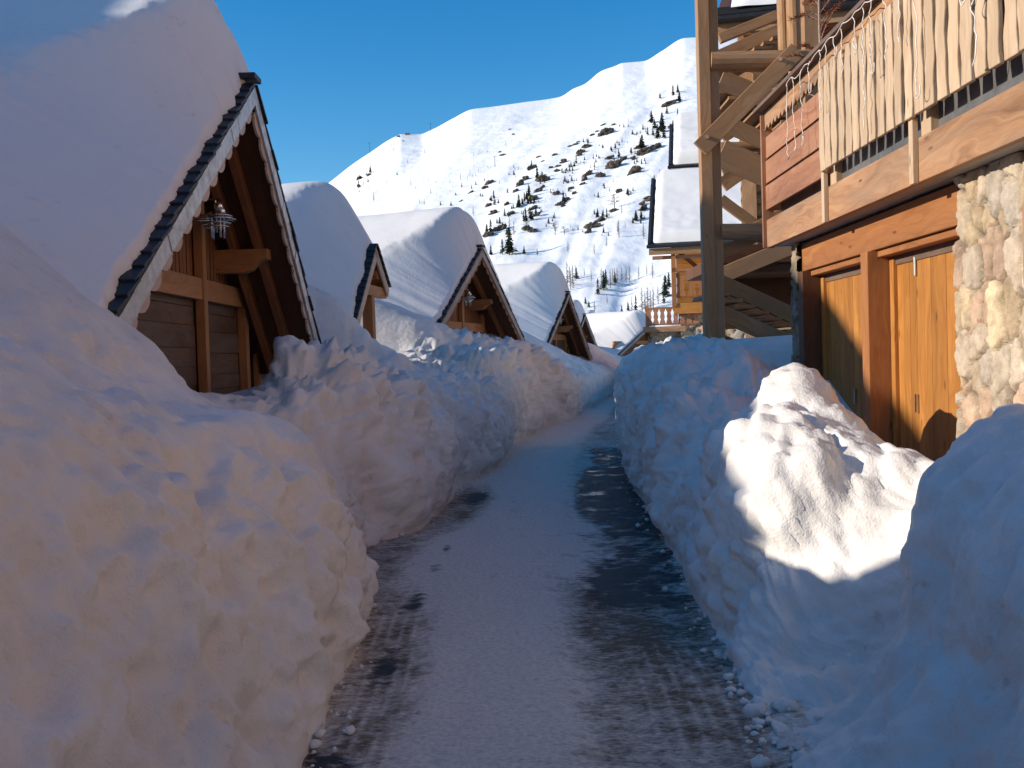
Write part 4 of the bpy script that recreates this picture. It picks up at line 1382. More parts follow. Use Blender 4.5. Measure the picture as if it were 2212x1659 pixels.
# lower flights, in the shade
pb('stringer', (1556, 610), (1730, 690), 12.6, .20, .07)
pb('stringer', (1556, 676), (1730, 752), 12.3, .20, .07)
pb('stringer', (1556, 596), (1740, 520), 13.3, .22, .07)
pb('stringer', (1556, 738), (1700, 800), 12.6, .20, .07)
pb('rail', (1600, 505), (1700, 452), 13.0, .10, .06)
for i in range(7):
    t = i / 6
    a = Vector(at(1560, 640, 12.9)).lerp(Vector(at(1725, 716, 12.9)), t)
    sb('tread', (a.x - .13, 12.5, a.z), (a.x - .13, 13.6, a.z), .28, .05, 'timber_wood')
for i in range(7):
    t = i / 6
    a = Vector(at(1560, 215, 13.4)).lerp(Vector(at(1725, 290, 13.4)), t)
    sb('tread', (a.x - .05, 13.0, a.z), (a.x - .05, 13.9, a.z), .26, .05, 'timber_wood')
for i in range(8):
    t = i / 7
    a = Vector(at(1556, 150, 13.4)).lerp(Vector(at(1690, 74, 13.4)), t)
    sb('tread', (a.x, 13.0, a.z - .1), (a.x, 13.7, a.z - .1), .24, .045, 'timber_wood')
pb('brace', (1556, 430), (1650, 500), 13.4, .14, .08)
pb('brace', (1560, 545), (1655, 500), 12.25, .15, .08)
pb('rail', (1560, 118), (1700, 180), 13.8, .12, .05)
pb('rail', (1560, 372), (1660, 330), 14.0, .10, .05)
# covered landing under the stair
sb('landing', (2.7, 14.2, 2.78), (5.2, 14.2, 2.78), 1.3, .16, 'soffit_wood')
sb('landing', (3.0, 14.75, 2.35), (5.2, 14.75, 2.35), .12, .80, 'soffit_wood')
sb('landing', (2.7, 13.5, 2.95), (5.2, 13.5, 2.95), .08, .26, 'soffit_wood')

# ------------------------------------------------------------------ tall house behind the stair
HB = empty('tall_chalet', (5, 18, 0), R(-14))
tag(HB, 'tall log-walled house behind the stair tower, its dark gutter at the top edge', 'house')
def hb(mb, name, mat, bevel=.006, parent=None):
    o = mb.build(name, mat, None, bevel=bevel)
    o.parent = parent or HB
    if parent is None:
        o.matrix_parent_inverse = Matrix.Translation((-5, -18, 0))
    return o
wl = MB()
z = -.1
while z < 7.6:
    wl.tube([(4.45, 18.0, z + .11), (7, 18.0, z + .11), (9.5, 18.0, z + .11)], .125, 10)
    wl.tube([(4.45, 18.0, z + .11), (4.45, 21, z + .11), (4.45, 25.5, z + .11)], .12, 10)
    z += .22
hb(wl, 'wall', 'timber_wood', 0)
cor = MB()
cor.box(4.36, 4.62, 17.80, 17.90, 0, 7.3, 'z')
hb(cor, 'corner_board', 'timber_wood')
wn = MB()
wn.box(5.05, 5.95, 17.84, 17.89, 5.7, 6.75, 'z')
w_o = hb(wn, 'window', 'dark_void')
fr = MB()
for a in ((4.97, 5.05, 5.62, 6.83), (5.95, 6.03, 5.62, 6.83)):
    fr.box(a[0], a[1], 17.80, 17.895, a[2], a[3], 'z')
fr.box(5.05, 5.95, 17.80, 17.895, 6.75, 6.83, 'x')
fr.box(5.05, 5.95, 17.80, 17.895, 5.62, 5.70, 'x')
fr.box(5.48, 5.52, 17.815, 17.88, 5.70, 6.75, 'z')
hb(fr, 'frame', 'picket_wood', .005, w_o)
for (x0, z0) in ((4.7, 7.05), (4.7, 6.2), (4.7, 6.62)):
    hb(MB().beam((x0, 16.9, z0), (x0, 17.9, z0), .2, .2), 'log_end', 'picket_wood')
rf = MB()
rf.beam((4.0, 18.9, 8.25), (10, 18.9, 8.25), 4.4, .14, Vector((0, -.42, 1)).normalized())
ro = hb(rf, 'roof', 'soffit_wood')
tl_ = MB()
for i in range(5):
    yy = 16.86 + i * .32
    tl_.beam((3.94, yy, 7.49 + i * .134), (10, yy, 7.49 + i * .134), .42, .03, Vector((0, -.30, 1)).normalized())
hb(tl_, 'roof_tiles', 'roof_tile', 0, ro)
hb(MB().beam((3.97, 16.84, 7.23), (10, 16.84, 7.23), .04, .2), 'eave_board', 'timber_wood')
hb(MB().tube([(3.9, 16.74, 7.38), (6, 16.74, 7.375), (10, 16.74, 7.37)], .075, 12), 'gutter', 'gutter_metal', 0)
sn = link('roof_snow', grid_mesh('roof_snow', (lambda A, B: np.stack([4.25 + A * 5.7 + .0 * B, 17.1 + B * 3.2, 7.66 + B * 1.34 + .38 * sstep(0, .12, B) * sstep(0, .05, A) + .05 * fbm(np.stack([A.ravel() * 6, B.ravel() * 4, A.ravel() * 0], 1), 1, 3, 40).reshape(A.shape)], 2))(*np.meshgrid(np.linspace(0, 1, 70), np.linspace(0, 1, 50), indexing='ij')), 'roof_snow'), 'roof_snow')
sn.matrix_world = Matrix.Translation((5, 18, 0)) @ Matrix.Rotation(R(-14), 4, 'Z') @ Matrix.Translation((-5, -18, 0))
tag(sn, 'snow on the roof of the tall house behind the stair tower', 'roof snow')

# ------------------------------------------------------------------ big sunlit chalet with terraces, further along on the right
TC = empty('terraced_chalet', (7, 40, 0), R(-11))
def turn(o, px, py, deg):
    """turn a finished object about a vertical axis, together with the house it lies on"""
    o.matrix_world = Matrix.Translation((px, py, 0)) @ Matrix.Rotation(R(deg), 4, 'Z') @ Matrix.Translation((-px, -py, 0))
tag(TC, 'large sunlit chalet with stone base, carved balconies and two snowy roofs', 'chalet')
def tb(mb, name, mat, bevel=0, parent=None):
    o = mb.build(name, mat, None, bevel=bevel)
    o.parent = parent or TC
    if parent is None:
        o.matrix_parent_inverse = Matrix.Translation((-7, -40, 0))
    return o
def tob(o):
    o.parent = TC
    o.matrix_parent_inverse = Matrix.Translation((-7, -40, 0))
# stone base: lower terrace and the taller block beside it
tob(stone_panel('stone_wall', (5.75, 40.0, -.1), (1, 0, 0), (0, 0, 1), (0, -1, 0), 1.35, 2.62, (.26, .22), .05, None, 31, .06))
tob(stone_panel('stone_wall', (5.75, 44.5, -.1), (0, -1, 0), (0, 0, 1), (-1, 0, 0), 4.5, 2.62, (.26, .22), .06, None, 32, .06))
tob(stone_panel('stone_wall', (7.0, 39.6, -.1), (1, 0, 0), (0, 0, 1), (0, -1, 0), 9, 3.35, (.42, .34), .06, None, 33, .08))
tob(stone_panel('stone_wall', (7.0, 40.1, -.1), (0, -1, 0), (0, 0, 1), (-1, 0, 0), .5, 3.35, (.42, .34), .06, None, 34, .08))
tb(MB().box(5.8, 16, 40.02, 52, -.1, 2.5, 'x'), 'base', 'grey_wood')
def carved_railing(x0, x1, yv, z0, z1, nsl, mat='beam_wood'):
    rl = MB()
    rl.box(x0, x1, yv - .05, yv + .05, z1 - .09, z1, 'x')
    rl.box(x0, x1, yv - .03, yv + .03, z0, z0 + .07, 'x')
    ro_ = tb(rl, 'railing', mat)
    stp = (x1 - x0) / nsl
    for i in range(nsl):
        xc = x0 + stp * (i + .5)
        hw = stp * .43
        o_ = []
        for t, k in ((0, 1), (.12, 1), (.3, .62), (.42, .8), (.5, .86), (.6, .7), (.75, .6), (.88, 1), (1, 1)):
            o_.append((k * hw, z0 + .05 + t * (z1 - z0 - .12)))
        pr = [(xc + a, z) for a, z in o_] + [(xc - a, z) for a, z in reversed(o_)]
        tb(MB().sheet(pr, .03, ((0, yv - .035, 0), (1, 0, 0), (0, 0, 1), (0, -1, 0)), 1), 'baluster', mat, 0, ro_)
    return ro_
carved_railing(5.62, 7.75, 39.5, 2.78, 3.52, 8, 'plank_wood')
tb(MB().beam((5.5, 39.62, 2.62), (7.2, 39.62, 2.62), .5, .22), 'terrace_beam', 'fascia_wood')
tb(MB().box(5.60, 5.70, 39.45, 39.55, 2.7, 3.6, 'z'), 'corner_post', 'plank_wood')
tb(MB().beam((6.75, 39.3, 3.42), (16, 39.3, 3.42), .3, .42), 'balcony_beam', 'door_wood')
carved_railing(6.85, 13.2, 39.2, 3.85, 4.85, 15, 'beam_wood')
tb(MB().box(6.70, 6.88, 39.1, 39.3, 3.5, 6.0, 'z'), 'corner_post', 'beam_wood')
tb(MB().box(6.70, 13, 39.1, 39.3, 4.9, 5.05, 'x'), 'rail', 'beam_wood')
fw = MB()
z = 3.4
while z < 6.0:
    fw.box(6.9, 16, 41.0, 41.2, z, z + .17, 'x')
    z += .18
tb(fw, 'wall', 'door_wood')
sw = MB()
z = 3.4
while z < 9.9:
    y_a = 41.2 if z < 6.6 else 45.4
    sw.box(6.85, 6.97, y_a, 52, z, z + .17, 'y')
    z += .18
tb(sw, 'wall', 'beam_wood')
for x_ in (8.0, 10.4):
    w1 = tb(MB().box(x_, x_ + 1.2, 40.93, 40.99, 3.7, 5.5, 'z'), 'window', 'dark_void')
    f_ = MB()
    f_.box(x_ - .1, x_, 40.9, 41.0, 3.6, 5.6, 'z')
    f_.box(x_ + 1.2, x_ + 1.3, 40.9, 41.0, 3.6, 5.6, 'z')
    f_.box(x_ + .55, x_ + .65, 40.9, 40.985, 3.7, 5.5, 'z')
    f_.box(x_, x_ + 1.2, 40.9, 41.0, 5.5, 5.6, 'x')
    tb(f_, 'frame', 'plank_wood', 0, w1)
tb(MB().beam((6.95, 39.15, 5.75), (7.9, 40.7, 5.0), .12, .12), 'brace', 'beam_wood')
# lower roof: slopes down to us, gutter at the eave, snow on top
def slope_roof(x0, x1, y0, z0, y1, z1, thick, lab, seed):
    nrm = Vector((0, -(z1 - z0), y1 - y0)).normalized()
    a, b_ = Vector((x0, y0, z0)), Vector((x0, y1, z1))
    m_ = MB()
    mid = (a + b_) / 2
    m_.beam(mid, mid + Vector((x1 - x0, 0, 0)), (b_ - a).length, .12, nrm)
    r_ = tb(m_, 'roof', 'roof_tile')
    tb(MB().beam((x0 - .02, y0 + .04, z0 - .22), (x1, y0 + .04, z0 - .22), .05, .26), 'eave_board', 'timber_wood')
    tb(MB().beam((x0 + .1, y0 + .3, z0 - .45), (x1, y0 + .3, z0 - .45), .1, .14), 'eave_board', 'plank_wood')
    tb(MB().tube([(x0 - .1, y0 - .07, z0 - .02), ((x0 + x1) / 2, y0 - .07, z0 - .03), (x1, y0 - .07, z0 - .04)], .075, 10), 'gutter', 'gutter_metal')
    e = MB()
    e.beam(Vector((x0 - .01, y0, z0 + .05)), Vector((x0 - .01, y1, z1 + .05)), .10, .2)
    tb(e, 'verge_board', 'roof_tile')
    A, B = np.meshgrid(np.linspace(0, 1, 90), np.linspace(0, 1, 70), indexing='ij')
    pts_ = np.stack([A.ravel() * (x1 - x0), B.ravel() * 6, A.ravel() * 0 + seed], 1)
    n_ = fbm(pts_, .8, 4, seed).reshape(A.shape)
    dim = fbm(pts_, 3.2, 3, seed + 3).reshape(A.shape)
    t_ = thick * sstep(0, .03, A) ** .5 * sstep(0, .04, B) ** .5 * (1 + .12 * n_) + .03 * dim * (1 - sstep(.2, .6, B))
    Z = z0 + .05 + B * (z1 - z0) + t_
    Xs = x0 + .12 + A * (x1 - x0 - .12) + .03 * dim
    Ys = y0 + .06 + B * (y1 - y0) - .12 * t_
    s_ = link('roof_snow', grid_mesh('roof_snow', np.stack([Xs, Ys, Z], 2), 'roof_snow'), 'roof_snow')
    turn(s_, 7, 40, -11)
    tag(s_, lab, 'roof snow')
slope_roof(5.85, 16, 39.0, 5.95, 43.9, 9.4, .42, 'dimpled sunlit snow on the lower roof of the terraced chalet', 51)
slope_roof(6.6, 17, 44.8, 10.15, 48.8, 12.9, .6, 'sunlit snow on the upper roof of the terraced chalet', 52)

# ------------------------------------------------------------------ the mountain
RIDGE = [(-2600, 760), (-1400, 740), (-500, 700), (200, 640), (420, 560), (600, 465), (710, 395), (760, 356), (800, 329), (850, 297), (868, 290), (905, 290), (935, 279), (980, 255), (1020, 236),
         (1060, 231), (1130, 221), (1210, 209), (1240, 191), (1262, 182), (1300, 153), (1330, 142), (1345, 136), (1390, 132), (1430, 110), (1480, 82),
         (1520, 80), (1600, 80), (1650, 92), (1720, 140), (1900, 200), (2300, 190), (3200, 120)]
raz, rel = [], []
for px, py in RIDGE:
    r_ = ray(px, py)
    raz.append(math.atan2(r_[0], r_[1]))
    rel.append(r_[2] / math.hypot(r_[0], r_[1]))
for d_, e_ in ((58, .33), (75, .38), (95, .40), (120, .36), (145, .28), (170, .16)):  # unseen slopes added to the right and behind to bounce sunlight
    raz.append(R(d_))
    rel.append(e_)
R0, R1 = 400.0, 1500.0
SMA = np.linspace(raz[0], raz[-1], 1500)
_e = pchip(raz, rel, SMA)
_k = np.exp(-(np.linspace(-1, 1, 181) * 2.2) ** 2)
SME = np.convolve(np.pad(_e, 90, 'edge'), _k / _k.sum(), 'valid')
def mt_noise(a, r):
    p = np.stack([np.sin(a) * r, np.cos(a) * r, r * 0], 1)
    rr = fbm(np.stack([a * 1000 - r * .18, r * .10, r * 0], 1), .011, 4, 60)
    return 7 * rr + 2.4 * fbm(p, .018, 4, 61) + .5 * fbm(p, .09, 3, 63)
def mt_height(a, r):
    a = np.atleast_1d(np.asarray(a, float))
    r = np.atleast_1d(np.asarray(r, float))
    t = np.clip((r - R0) / (R1 - R0), 0, 1.0)
    ac = np.clip(a, raz[0], raz[-1])
    e1 = pchip(raz, rel, ac)
    e0 = np.interp(ac, SMA, SME)
    e = e0 + (e1 - e0) * sstep(.45, 1.0, t) ** 1.6
    zr = np.maximum(R1 * e + EYE, 2)
    z = zr * t ** 1.12
    z = np.where(r > R1, zr - (r - R1) * .55, z)
    fade = sstep(0, .05, t) * (1 - sstep(.86, .985, t))
    z = z + mt_noise(a, r) * fade * np.clip(zr / 300, .25, 1.1)
    z = z - .4 * (1 - sstep(0, .01, t))
    return z
aa = np.concatenate([np.linspace(R(-80), R(-16), 50), np.linspace(R(-15.8), R(18), 520), np.linspace(R(18.4), R(165), 150)])
rr_ = np.concatenate([np.linspace(120, 395, 8), np.linspace(400, 1440, 300), np.linspace(1444, 1500, 14), np.linspace(1520, 1900, 10)])
AA, RR = np.meshgrid(aa, rr_, indexing='ij')
ZZ = mt_height(AA.ravel(), RR.ravel()).reshape(AA.shape)
mo = link('mountain', grid_mesh('mountain', np.stack([np.sin(AA) * RR, np.cos(AA) * RR, ZZ], 2)[:, ::-1], 'mountain_snow'), 'mountain_snow')
tag(mo, 'steep sunlit snow mountain closing the valley', 'mountain', kind='structure')

RS = np.linspace(405, 1500, 900)
def on_mountain(px, py):
    """where the line of sight through a point of the photograph meets the slope"""
    d = ray(px, py)
    a = math.atan2(d[0], d[1])
    e = d[2] / math.hypot(d[0], d[1])
    h = mt_height(np.full(len(RS), a), RS)
    k = np.nonzero(h >= EYE + e * RS)[0]
    if len(k) == 0:
        return None
    r_ = RS[k[0]]
    return (math.sin(a) * r_, math.cos(a) * r_, float(h[k[0]]), math.hypot(r_, e * r_))

# ------------------------------------------------------------------ trees and outcrops of the slope
def conifer_mesh(seed, slim, ragged, tiers):
    rr = random.Random(seed)
    c = MB()
    for i in range(tiers):
        t = i / tiers
        z0 = .10 + .88 * t
        rad = slim * (1 - t) ** .75 * rr.uniform(.75, 1.15) + .012
        n = rr.randint(6, 9)
        a0 = rr.uniform(0, 6.28)
        for k in range(n):
            if rr.random() < ragged:
                continue
            a = a0 + 6.283 * k / n + rr.uniform(-.25, .25)
            ln = rad * rr.uniform(.6, 1.2)
            w_ = ln * .42
            d = Vector((math.cos(a), math.sin(a), 0))
            s_ = Vector((-d.y, d.x, 0))
            top = Vector((0, 0, z0 + .075))
            tip = Vector((0, 0, z0 - .02 - rr.uniform(0, .03))) + d * ln
            m1 = Vector((0, 0, z0 + .012)) + d * ln * .55 + s_ * w_
            m2 = Vector((0, 0, z0 + .012)) + d * ln * .55 - s_ * w_
            c.face([top, m1, tip])
            c.face([top, tip, m2])
    t_ = MB().tube([(0, 0, -.06), (0, 0, .5), (0, 0, .97)], .018, 5, .004)
    return c, t_

def pine_mesh(seed):
    """broad, open-crowned mountain pine: clumps of foliage on crooked limbs"""
    rr = random.Random(seed)
    c, t_ = MB(), MB()
    t_.tube([(0, 0, -.06), (.02, .01, .4), (-.02, 0, .8)], .03, 5, .01)
    for i in range(15):
        z = rr.uniform(.3, .95)
        rad = .36 * math.sin(min(1, (1.05 - z) / .6) * 1.57) * rr.uniform(.3, 1)
        a = rr.uniform(0, 6.28)
        ctr = Vector((rad * math.cos(a), rad * math.sin(a), z))
        t_.tube([(0, 0, z - .12), ctr], .008, 4)
        for k in range(26):
            v = Vector((rr.gauss(0, 1), rr.gauss(0, 1), rr.gauss(0, .6))) * .055
            s1 = Vector((rr.uniform(-1, 1), rr.uniform(-1, 1), rr.uniform(-.5, .5))) * .05
            s2 = Vector((rr.uniform(-1, 1), rr.uniform(-1, 1), rr.uniform(-.5, .5))) * .05
            c.face([ctr + v, ctr + v + s1, ctr + v + s2])
    return c, t_

def larch_mesh(seed):
    """leafless larch: straight trunk, many thin level twigs"""
    rr = random.Random(seed)
    c = MB()
    t_ = MB().tube([(0, 0, -.05), (0, 0, .55), (rr.uniform(-.01, .01), 0, 1)], .017, 5, .005)
    for i in range(64):
        z = .16 + .82 * i / 64
        ln = (.19 * (1 - z) + .025) * rr.uniform(.5, 1.2)
        a = rr.uniform(0, 6.28)
        d = Vector((math.cos(a), math.sin(a), rr.uniform(-.12, .3)))
        p0 = Vector((0, 0, z))
        e = p0 + d * ln
        s_ = Vector((0, 0, .009))
        c.face([p0 - s_, p0 + s_, e])
        for k in range(3):
            q0 = p0.lerp(e, .35 + .2 * k)
            dd = Vector((rr.uniform(-1, 1), rr.uniform(-1, 1), rr.uniform(-.4, .6))) * ln * .35
            c.face([q0 - s_ * .7, q0 + s_ * .7, q0 + dd])
    return c, t_

def tree_proto(name, meshes, m1, m2):
    c, t_ = meshes
    return (c.mesh(name + '_crown'), t_.mesh(name + '_trunk'), m1, m2)
PROTO = {'d': [tree_proto('conifer', conifer_mesh(i, s_, g, 13), 'needles', 'bark') for i, (s_, g) in enumerate(((.17, .12), (.22, .2), (.15, .3), (.26, .15)))],
         'p': [tree_proto('pine', pine_mesh(i), 'needles', 'bark') for i in range(3)],
         'l': [tree_proto('larch', larch_mesh(i), 'larch_twig', 'larch_twig') for i in range(3)]}
NAMES = {'d': ('conifer', 'conifer'), 'p': ('mountain_pine', 'pine'), 'l': ('bare_larch', 'larch')}
for kind in PROTO:
    for c_, t_, m1, m2 in PROTO[kind]:
        c_.materials.append(MATS[m1])
        t_.materials.append(MATS[m2])

def ztrees(kind, ox, oy, zoom, items, label, group):
    for it in items:
        sx, sy, hh = ox + it[0] / zoom, oy + it[1] / zoom, it[2] / zoom
        k = it[3] if len(it) > 3 else kind
        px, py = sx * 2212 / 3264, sy * 2212 / 3264
        loc = on_mountain(px, py)
        if loc is None:
            continue
        h = hh * 2212 / 3264 / FPX * loc[3] * 1.16
        c_, t_, m1, m2 = random.choice(PROTO[k])
        root = empty(NAMES[k][0], (loc[0], loc[1], loc[2]), random.uniform(0, 6.28))
        root.scale = (h * random.uniform(.95, 1.35), h * random.uniform(.95, 1.35), h)
        tag(root, label[k] if isinstance(label, dict) else label, NAMES[k][1], group[k] if isinstance(group, dict) else group)
        link('crown', c_, m1, root)
        link('trunk', t_, m2, root)

A_D = [(578,760,100),(955,790,45),(1865,965,60),(2003,980,50),(2065,930,50),(1780,1075,40),(1567,1215,50),(1715,1225,60),(520,790,40),(545,890,50),(410,960,90),(425,1030,40),(2130,1090,45),(2160,1095,40),(430,850,70),(405,850,55)]
A_L = [(880,385,55),(915,375,50),(955,415,45),(908,460,70),(845,465,45),(795,470,45),(1348,490,70),(1103,625,65),(1065,770,50),(545,850,60),(1150,945,90),(800,905,50),(625,1165,120),(1430,1060,85),(550,1000,55),(695,1215,50),(1215,985,40),(1170,1020,40),(1398,878,45),(1850,860,90),(1950,870,60),(2065,815,60),(2100,760,50),(2040,680,50),(1985,765,50),(2030,515,45),(1510,1090,50),(1560,1120,45),(1340,1215,80),(1270,1190,70),(600,910,60),(480,930,70),(2020,820,40),(1880,750,35),(1695,910,40),(1500,910,35),(320,930,50),(200,930,35),(485,630,40),(725,445,30),(2170,650,35),(2110,470,30),(1870,410,25),(1255,695,35),(2030,1360,130),(1680,820,30),(1230,1195,40),(1700,1035,45),(1740,965,40)]
B_D = [(385,690,50),(390,790,60),(300,1040,55),(105,1120,105),(115,1215,110),(720,840,150),(640,690,100),(1435,345,75),(1270,640,105),(1195,680,70),(1175,740,90),(1070,760,70),(1115,765,60),(1820,415,75),(1940,120,55),(1640,415,55),(1870,545,110),(2050,500,90),(1525,690,80),(1510,570,75),(1385,580,50),(1205,880,70),(1665,980,75),(2125,610,70),(1110,890,80),(460,1230,150),(600,1100,160),(540,1180,130),(380,1260,70),(260,1370,100),(550,1310,60),(1090,1180,140),(910,1050,60),(1165,1020,60),(1580,1110,80),(1570,1390,115),(1650,1380,100),(1700,1410,130),(2110,1450,140),(2180,1400,90),(1655,1610,80),(65,1620,180),(965,1400,80),(880,1480,80),(2000,1080,90),(2070,1020,50),(1295,1570,70),(560,1440,130),(620,1420,160),(700,1340,90),(190,1480,90),(290,1640,90),(2065,220,60),(2120,230,40),(2210,150,70),(2200,430,180),(1770,460,50),(1915,320,50),(1160,900,50),(1590,560,50),(1470,690,40),(650,1330,60),(770,1310,50),(680,1180,90),(630,1200,110),(510,1210,80),(820,900,70),(2190,640,70),(40,900,50),(1010,1040,60)]
B_P = [(1810,1270,190,'p'),(970,1640,170,'p'),(1100,1640,110,'p'),(575,1560,120,'p'),(800,880,120,'p'),(1890,560,60,'p'),(2110,740,100,'p'),(1730,1420,80,'p')]
B_L = [(185,915,60),(330,1540,140),(390,1640,170),(1190,1550,60),(20,690,40),(15,470,40),(1855,1600,140),(1910,1340,120),(1650,1520,80),(2010,1110,100),(1960,1540,80),(275,380,60),(1790,900,60),(110,430,30),(530,540,35),(2005,40,50),(2050,60,30),(1965,200,40),(2000,200,35),(1580,330,30),(1730,350,35),(20,840,50)]
D_D = [(2065,640,35),(2150,620,60),(2180,600,45),(2010,800,70),(2030,840,60),(2080,860,110),(2050,900,80),(2020,880,50),(1985,880,50),(2090,900,60),(2030,1240,90),(2010,1260,60),(1910,1430,60),(1945,1425,50),(1090,1655,160),(1045,1650,90),(970,1655,60),(1185,1650,50),(1270,1655,40),(2150,850,60),(2110,740,50),(2180,770,60),(2190,660,60),(1950,1370,50),(1890,1450,40)]
D_L = [(2065,1180,70),(1960,1550,90),(1800,1540,100),(1640,1650,60),(1720,1600,60),(2130,1120,50),(1555,1180,40),(1470,1640,60)]
E_D = [(620,210,150),(570,250,130),(640,160,120),(905,400,130),(835,400,80),(1165,270,170),(1195,185,120),(380,110,90),(460,335,60),(490,365,50),(720,150,90),(1150,330,110),(780,410,60)]
E_L = [(300,180,190),(350,190,180),(375,130,120),(680,190,150),(720,165,130),(850,145,130),(780,140,110),(1000,80,90),(1052,105,120),(930,110,100),(330,210,150),(320,110,110),(650,330,80),(960,400,190),(1010,400,180),(1060,385,170),(540,415,100),(510,130,90),(600,120,100),(1100,330,140),(985,395,150),(1035,390,150),(870,400,120),(700,120,90),(740,140,110),(820,140,110),(450,90,70)]
_rj = random.Random(5)
B_D2 = [(x + _rj.uniform(-75, 75), y + _rj.uniform(-45, 45), h * _rj.uniform(.45, .8)) for x, y, h in B_D for _ in (0, 1)]
ztrees('d', 1050, 380, 4.424, A_D, 'dark conifer on the open snow below the hut ridge', 'dark conifers below the hut ridge')
ztrees('l', 1050, 380, 4.424, A_L, 'thin leafless larch with long shadow on the open snow below the hut ridge', 'leafless larches below the hut ridge')
ztrees('d', 1550, 380, 4.424, B_D, 'dark conifer among the rock outcrops of the mid mountainside', 'dark conifers among the outcrops')
ztrees('d', 1550, 380, 4.424, B_D2, 'smaller dark conifer dotted between the outcrops of the mid mountainside', 'smaller dark conifers between the outcrops')
ztrees('p', 1550, 380, 4.424, B_P, 'broad round-crowned pine beside rock outcrop on the mountainside', 'broad pines among the outcrops')
ztrees('l', 1550, 380, 4.424, B_L, 'bare larch between the outcrops of the mid mountainside', 'bare larches among the outcrops')
ztrees('d', 1088, 0, 2.033, D_D, 'dark conifer at the edge of the outcrops under the summit slope', 'dark conifers at the edge of the outcrops')
ztrees('l', 1088, 0, 2.033, D_L, 'bare larch on the steep snow right of the outcrops', 'bare larches right of the outcrops')
ztrees('d', 1700, 850, 2.765, E_D, 'dark conifer in the valley-bottom wood above the farther chalets', 'dark conifers in the valley-bottom wood')
ztrees('l', 1700, 850, 2.765, E_L, 'tall bare larch in the valley-bottom wood above the farther chalets', 'bare larches in the valley-bottom wood')

import bmesh as _bm
def rock_mesh(seed):
    bm = _bm.new()
    _bm.ops.create_icosphere(bm, subdivisions=4, radius=1)
    P = np.array([v.co[:] for v in bm.verts])
    f1, f2, cid = worley(P * 1.3 + seed * 3.7, seed)
    d = .52 + .55 * cid + .55 * fbm(P + seed * 5, 1.8, 5, seed, .66) - .12 * (f2 - f1 < .08)
    P = P * d[:, None]
    for v, p in zip(bm.verts, P):
        v.co = p
    me = bpy.data.meshes.new('rock_outcrop')
    bm.to_mesh(me)
    bm.free()
    me.materials.append(MATS['rock'])
    return me
ROCKS = [rock_mesh(i) for i in range(5)]
B_R = [(1630,200,110,90),(1740,150,90,70),(1415,375,120,70),(1330,450,110,80),(1310,500,80,50),(1790,640,220,140),(1610,780,120,100),(1920,560,140,50),(800,830,170,130),(735,1000,110,80),(480,900,110,110),(550,830,100,80),(640,680,120,90),(660,1110,120,100),(1030,1190,130,60),(1080,1220,60,50),(980,1040,110,60),(1120,1130,110,60),(580,1530,130,100),(660,1570,120,60),(210,1530,140,110),(100,1310,110,80),(340,1330,120,60),(660,1250,130,60),(700,1350,130,60),(1500,1490,200,110),(1440,1580,100,80),(1600,1420,150,60),(1800,1280,120,60),(1870,1010,80,90),(2100,730,180,90),(1730,540,120,60),(2140,390,130,60),(1430,770,150,80),(1390,840,80,80),(1350,910,80,40),(410,1010,90,50),(290,1190,70,60),(1010,660,80,40),(1000,720,80,50),(1090,590,90,80),(910,680,60,40),(1240,1040,60,60),(1190,970,80,50),(2190,1190,100,60),(2060,540,90,40),(40,890,120,60),(30,1210,90,60),(800,950,60,60),(2080,560,60,40),(800,590,60,20),(230,500,90,22),(30,1620,140,80),(120,1560,90,80),(1490,220,60,40),(1250,350,80,20),(1170,380,70,20),(960,500,70,40),(730,530,60,25),(1290,320,50,20),(1560,170,50,25),(1640,80,70,25),(1790,75,60,30),(190,460,40,25),(380,210,35,25),(330,140,40,20)]
A_R = [(965,240,50,22),(990,248,25,18),(1040,305,25,16),(420,830,80,50),(560,780,60,45),(420,940,50,70),(2190,960,80,60),(1990,1030,90,25),(1845,1155,70,16)]
D_R = [(1720,850,70,60),(2120,670,90,36),(1960,980,90,60),(2030,950,80,40),(2000,1280,110,40),(1950,1350,70,30),(2140,820,60,30),(1905,1090,60,40)]
SL = math.atan(.29)
def rocks(ox, oy, zoom, items, label, group):
    for cx, cy, w_, h_ in items:
        px, py = (ox + cx / zoom) * 2212 / 3264, (oy + (cy + h_ * .3) / zoom) * 2212 / 3264
        loc = on_mountain(px, py)
        if loc is None:
            continue
        kk = 2212 / 3264 / zoom / FPX * loc[3]
        o_ = link('rock_outcrop', random.choice(ROCKS), 'rock')
        o_.location = (loc[0], loc[1], loc[2] + h_ * kk * .12)
        # beds of the outcrop run up to the right along the slope
        o_.rotation_euler = (R(14), -R(random.uniform(14, 34)), random.uniform(-.25, .25))
        o_.scale = (w_ * kk * .68, w_ * kk * .5, h_ * kk * .56)
        tag(o_, label, 'rock', group)
rocks(1550, 380, 4.424, B_R, 'brown rock outcrop breaking through the snow of the mid mountainside', 'rock outcrops of the mid mountainside')
rocks(1050, 380, 4.424, A_R, 'small dark rock on the open snow below the hut ridge', 'rocks below the hut ridge')
rocks(1088, 0, 2.033, D_R, 'dark rock outcrop high under the summit on the right', 'rock outcrops under the summit')

